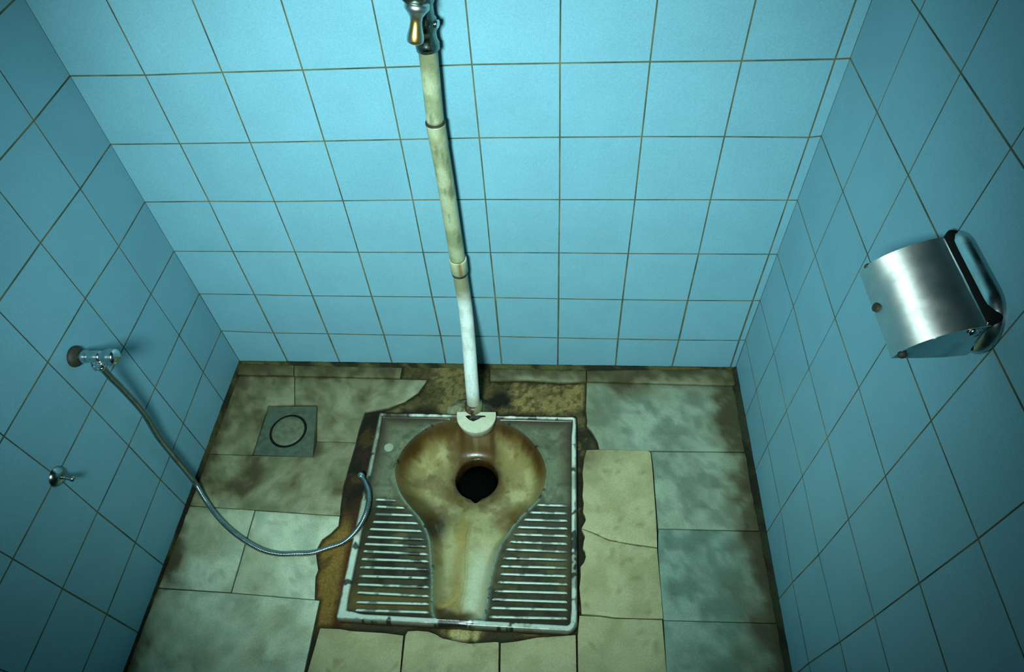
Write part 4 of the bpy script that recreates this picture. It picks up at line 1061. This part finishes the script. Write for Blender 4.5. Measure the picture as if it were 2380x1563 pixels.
def round_plate(name, y0, y1, z0, z1, r, x_wall, th, mat, parent):
    def ring(ins, x):
        pts = []
        for (cy, cz, a0) in ((y1 - r, z1 - r, 0), (y0 + r, z1 - r, 90), (y0 + r, z0 + r, 180), (y1 - r, z0 + r, 270)):
            for k in range(9):
                a = math.radians(a0 + 90 * k / 8)
                pts.append((x, cy + (r - ins) * math.cos(a), cz + (r - ins) * math.sin(a)))
        return pts
    V, F = [], []
    prof = [(0, x_wall), (0, x_wall - th * .35), (th * .18, x_wall - th * .72), (th * .5, x_wall - th * .93), (th * .95, x_wall - th), (th * 1.5, x_wall - th * .98), (th * 1.9, x_wall - th * .8)]
    for ins, x in prof:
        V += ring(min(ins, r * .95), x)
    n = 36
    for i in range(len(prof) - 1):
        for k in range(n):
            k2 = (k + 1) % n
            F.append((i * n + k, i * n + k2, (i + 1) * n + k2, (i + 1) * n + k))
    F.append(tuple(range((len(prof) - 1) * n, len(prof) * n)))
    F.append(tuple(range(n))[::-1])
    me = mesh_from(V, F, name)
    bm = bmesh.new(); bm.from_mesh(me); bmesh.ops.recalc_face_normals(bm, faces=bm.faces); bm.to_mesh(me); bm.free()
    return link(name, me, mat, parent, True)


edge_split(round_plate('back_plate', -.597, -.441, .866, .956, .042, xw, .017, M_PLATE, HOLD), 50)


def cover():
    prof = [(1.1445, .8715), (1.1470, .8775), (1.1510, .8850), (1.1565, .8925), (1.1630, .8998), (1.1705, .9066), (1.1790, .9130), (1.1880, .9188), (1.1980, .9240), (1.2080, .9286), (1.2180, .9320), (1.2230, .9330)]
    ys = np.linspace(-.588, -.452, 22)
    t = .0016
    V, F = [], []
    n = len(prof)
    nor = []
    for i in range(n):
        a, b = prof[max(i - 1, 0)], prof[min(i + 1, n - 1)]
        dx, dz = b[0] - a[0], b[1] - a[1]
        L = math.hypot(dx, dz)
        nor.append((-dz / L, dx / L))
    for y in ys:
        for i, (x, z) in enumerate(prof):
            dent = .0012 * (fbm(np.array([y]), np.array([x + z]), 26, 2, 3)[0] - .5)
            V.append((x + nor[i][0] * dent, y, z + nor[i][1] * dent))
    off = len(V)
    for y in ys:
        for i, (x, z) in enumerate(prof):
            V.append((x - nor[i][0] * t, y, z - nor[i][1] * t))
    m = len(ys)
    for j in range(m - 1):
        for i in range(n - 1):
            a = j * n + i
            F.append((a, a + 1, a + n + 1, a + n))
            F.append((off + a, off + a + n, off + a + n + 1, off + a + 1))
        for i in (0, n - 1):
            a = j * n + i
            F.append((a, a + n, off + a + n, off + a))
    for j in (0, m - 1):
        for i in range(n - 1):
            a = j * n + i
            F.append((a, a + 1, off + a + 1, off + a))
    me = mesh_from(V, F, 'cover')
    bm = bmesh.new(); bm.from_mesh(me); bmesh.ops.recalc_face_normals(bm, faces=bm.faces); bm.to_mesh(me); bm.free()
    o = edge_split(link('cover', me, M_CHROME_COVER, HOLD, True, 'curved chrome cover with bright streak'), 45)
    for y, lab in ((-.5872, None), (-.4528, None)):
        sgn = 1 if y < -.5 else -1
        bm = bmesh.new()
        pts = [(x - nx_ * t, z - nz_ * t) for (x, z), (nx_, nz_) in zip(prof, nor)] + [(1.2225, .8790), (1.200, .8740), (1.170, .8715)]
        f = bm.faces.new([bm.verts.new((x, y, z)) for x, z in pts])
        e = bmesh.ops.extrude_face_region(bm, geom=[f])
        bmesh.ops.translate(bm, verts=[v for v in e['geom'] if isinstance(v, bmesh.types.BMVert)], vec=(0, sgn * .002, 0))
        link('end_cheek', bm_mesh(bm), M_CHROME, HOLD, False)
    return o


cover()
for (x, y, z, ax, rr) in ((1.2100, -.5880, .9225, (0, -1, 0), .0062), (1.1530, -.5880, .8800, (0, -1, 0), .0050), (1.1530, -.4525, .8800, (0, 1, 0), .0050)):
    lathe('pin', (x, y, z), ax, [(-.001, rr), (.002, rr), (.004, rr * .7), (.0045, 0)], M_RUST if rr < .006 else M_CHROME, HOLD, 20)
lathe('hinge_rod', (1.2215, -.586, .9325), (0, 1, 0), [(0, .0015), (.001, .0026), (.131, .0026), (.132, .0015)], M_CHROME, HOLD, 16)
edge_split(box('gap_shade_block', 1.2195, 1.2325, -.588, -.450, .885, .9455, M_DARK, HOLD, .005, 'added black block for the shaded gap behind the hinge'))  # added black filler standing in for the shade between cover and plate
lathe('roll_spindle', (1.190, -.584, .884), (0, 1, 0), [(0, .0045), (.128, .0045)], M_DARK, HOLD, 16)
lathe('rivet', (1.1462, -.5155, .8765), (-.93, 0, .35), [(-.002, .0055), (.0012, .0058), (.0022, .0042), (.0026, 0)], M_RUST, HOLD, 20, 'dark rivet on the edge of the cover')

# ------------------------------------------------------------------ light
def spot(name, loc, target, energy, size_deg, blend, radius, col):
    L = bpy.data.lights.new(name, 'SPOT')
    L.energy = energy; L.spot_size = math.radians(size_deg); L.spot_blend = blend; L.shadow_soft_size = radius; L.color = col
    o = bpy.data.objects.new(name, L); COL.objects.link(o)
    o.location = loc
    o.rotation_euler = (Vector(target) - Vector(loc)).to_track_quat('-Z', 'Y').to_euler()
    return o


spot('flash_lamp', (.48, -1.22, 1.49), (.61, .50, .02), 190, 85.5, 1.0, .13, (.74, 1.0, .98))
w = bpy.data.worlds.new('World'); sc.world = w
w.use_nodes = True
w.node_tree.nodes['Background'].inputs[0].default_value = (.02, .05, .06, 1)
w.node_tree.nodes['Background'].inputs[1].default_value = 0.3

# ------------------------------------------------------------------ camera
cd = bpy.data.cameras.new('camera')
cam = bpy.data.objects.new('camera', cd); COL.objects.link(cam)
k = DATA['cam']
cam.location = k['loc']; cam.rotation_euler = k['rot']
cd.sensor_fit = 'HORIZONTAL'; cd.sensor_width = 36
cd.lens = k['lens']; cd.shift_x = k['sx']; cd.shift_y = k['sy']
cd.clip_start = 0.01
sc.camera = cam
sc.view_settings.view_transform = 'Standard'
sc.view_settings.look = 'None'
sc.view_settings.gamma = 1
sc.view_settings.exposure = 0.0
sc.view_settings.use_curve_mapping = False
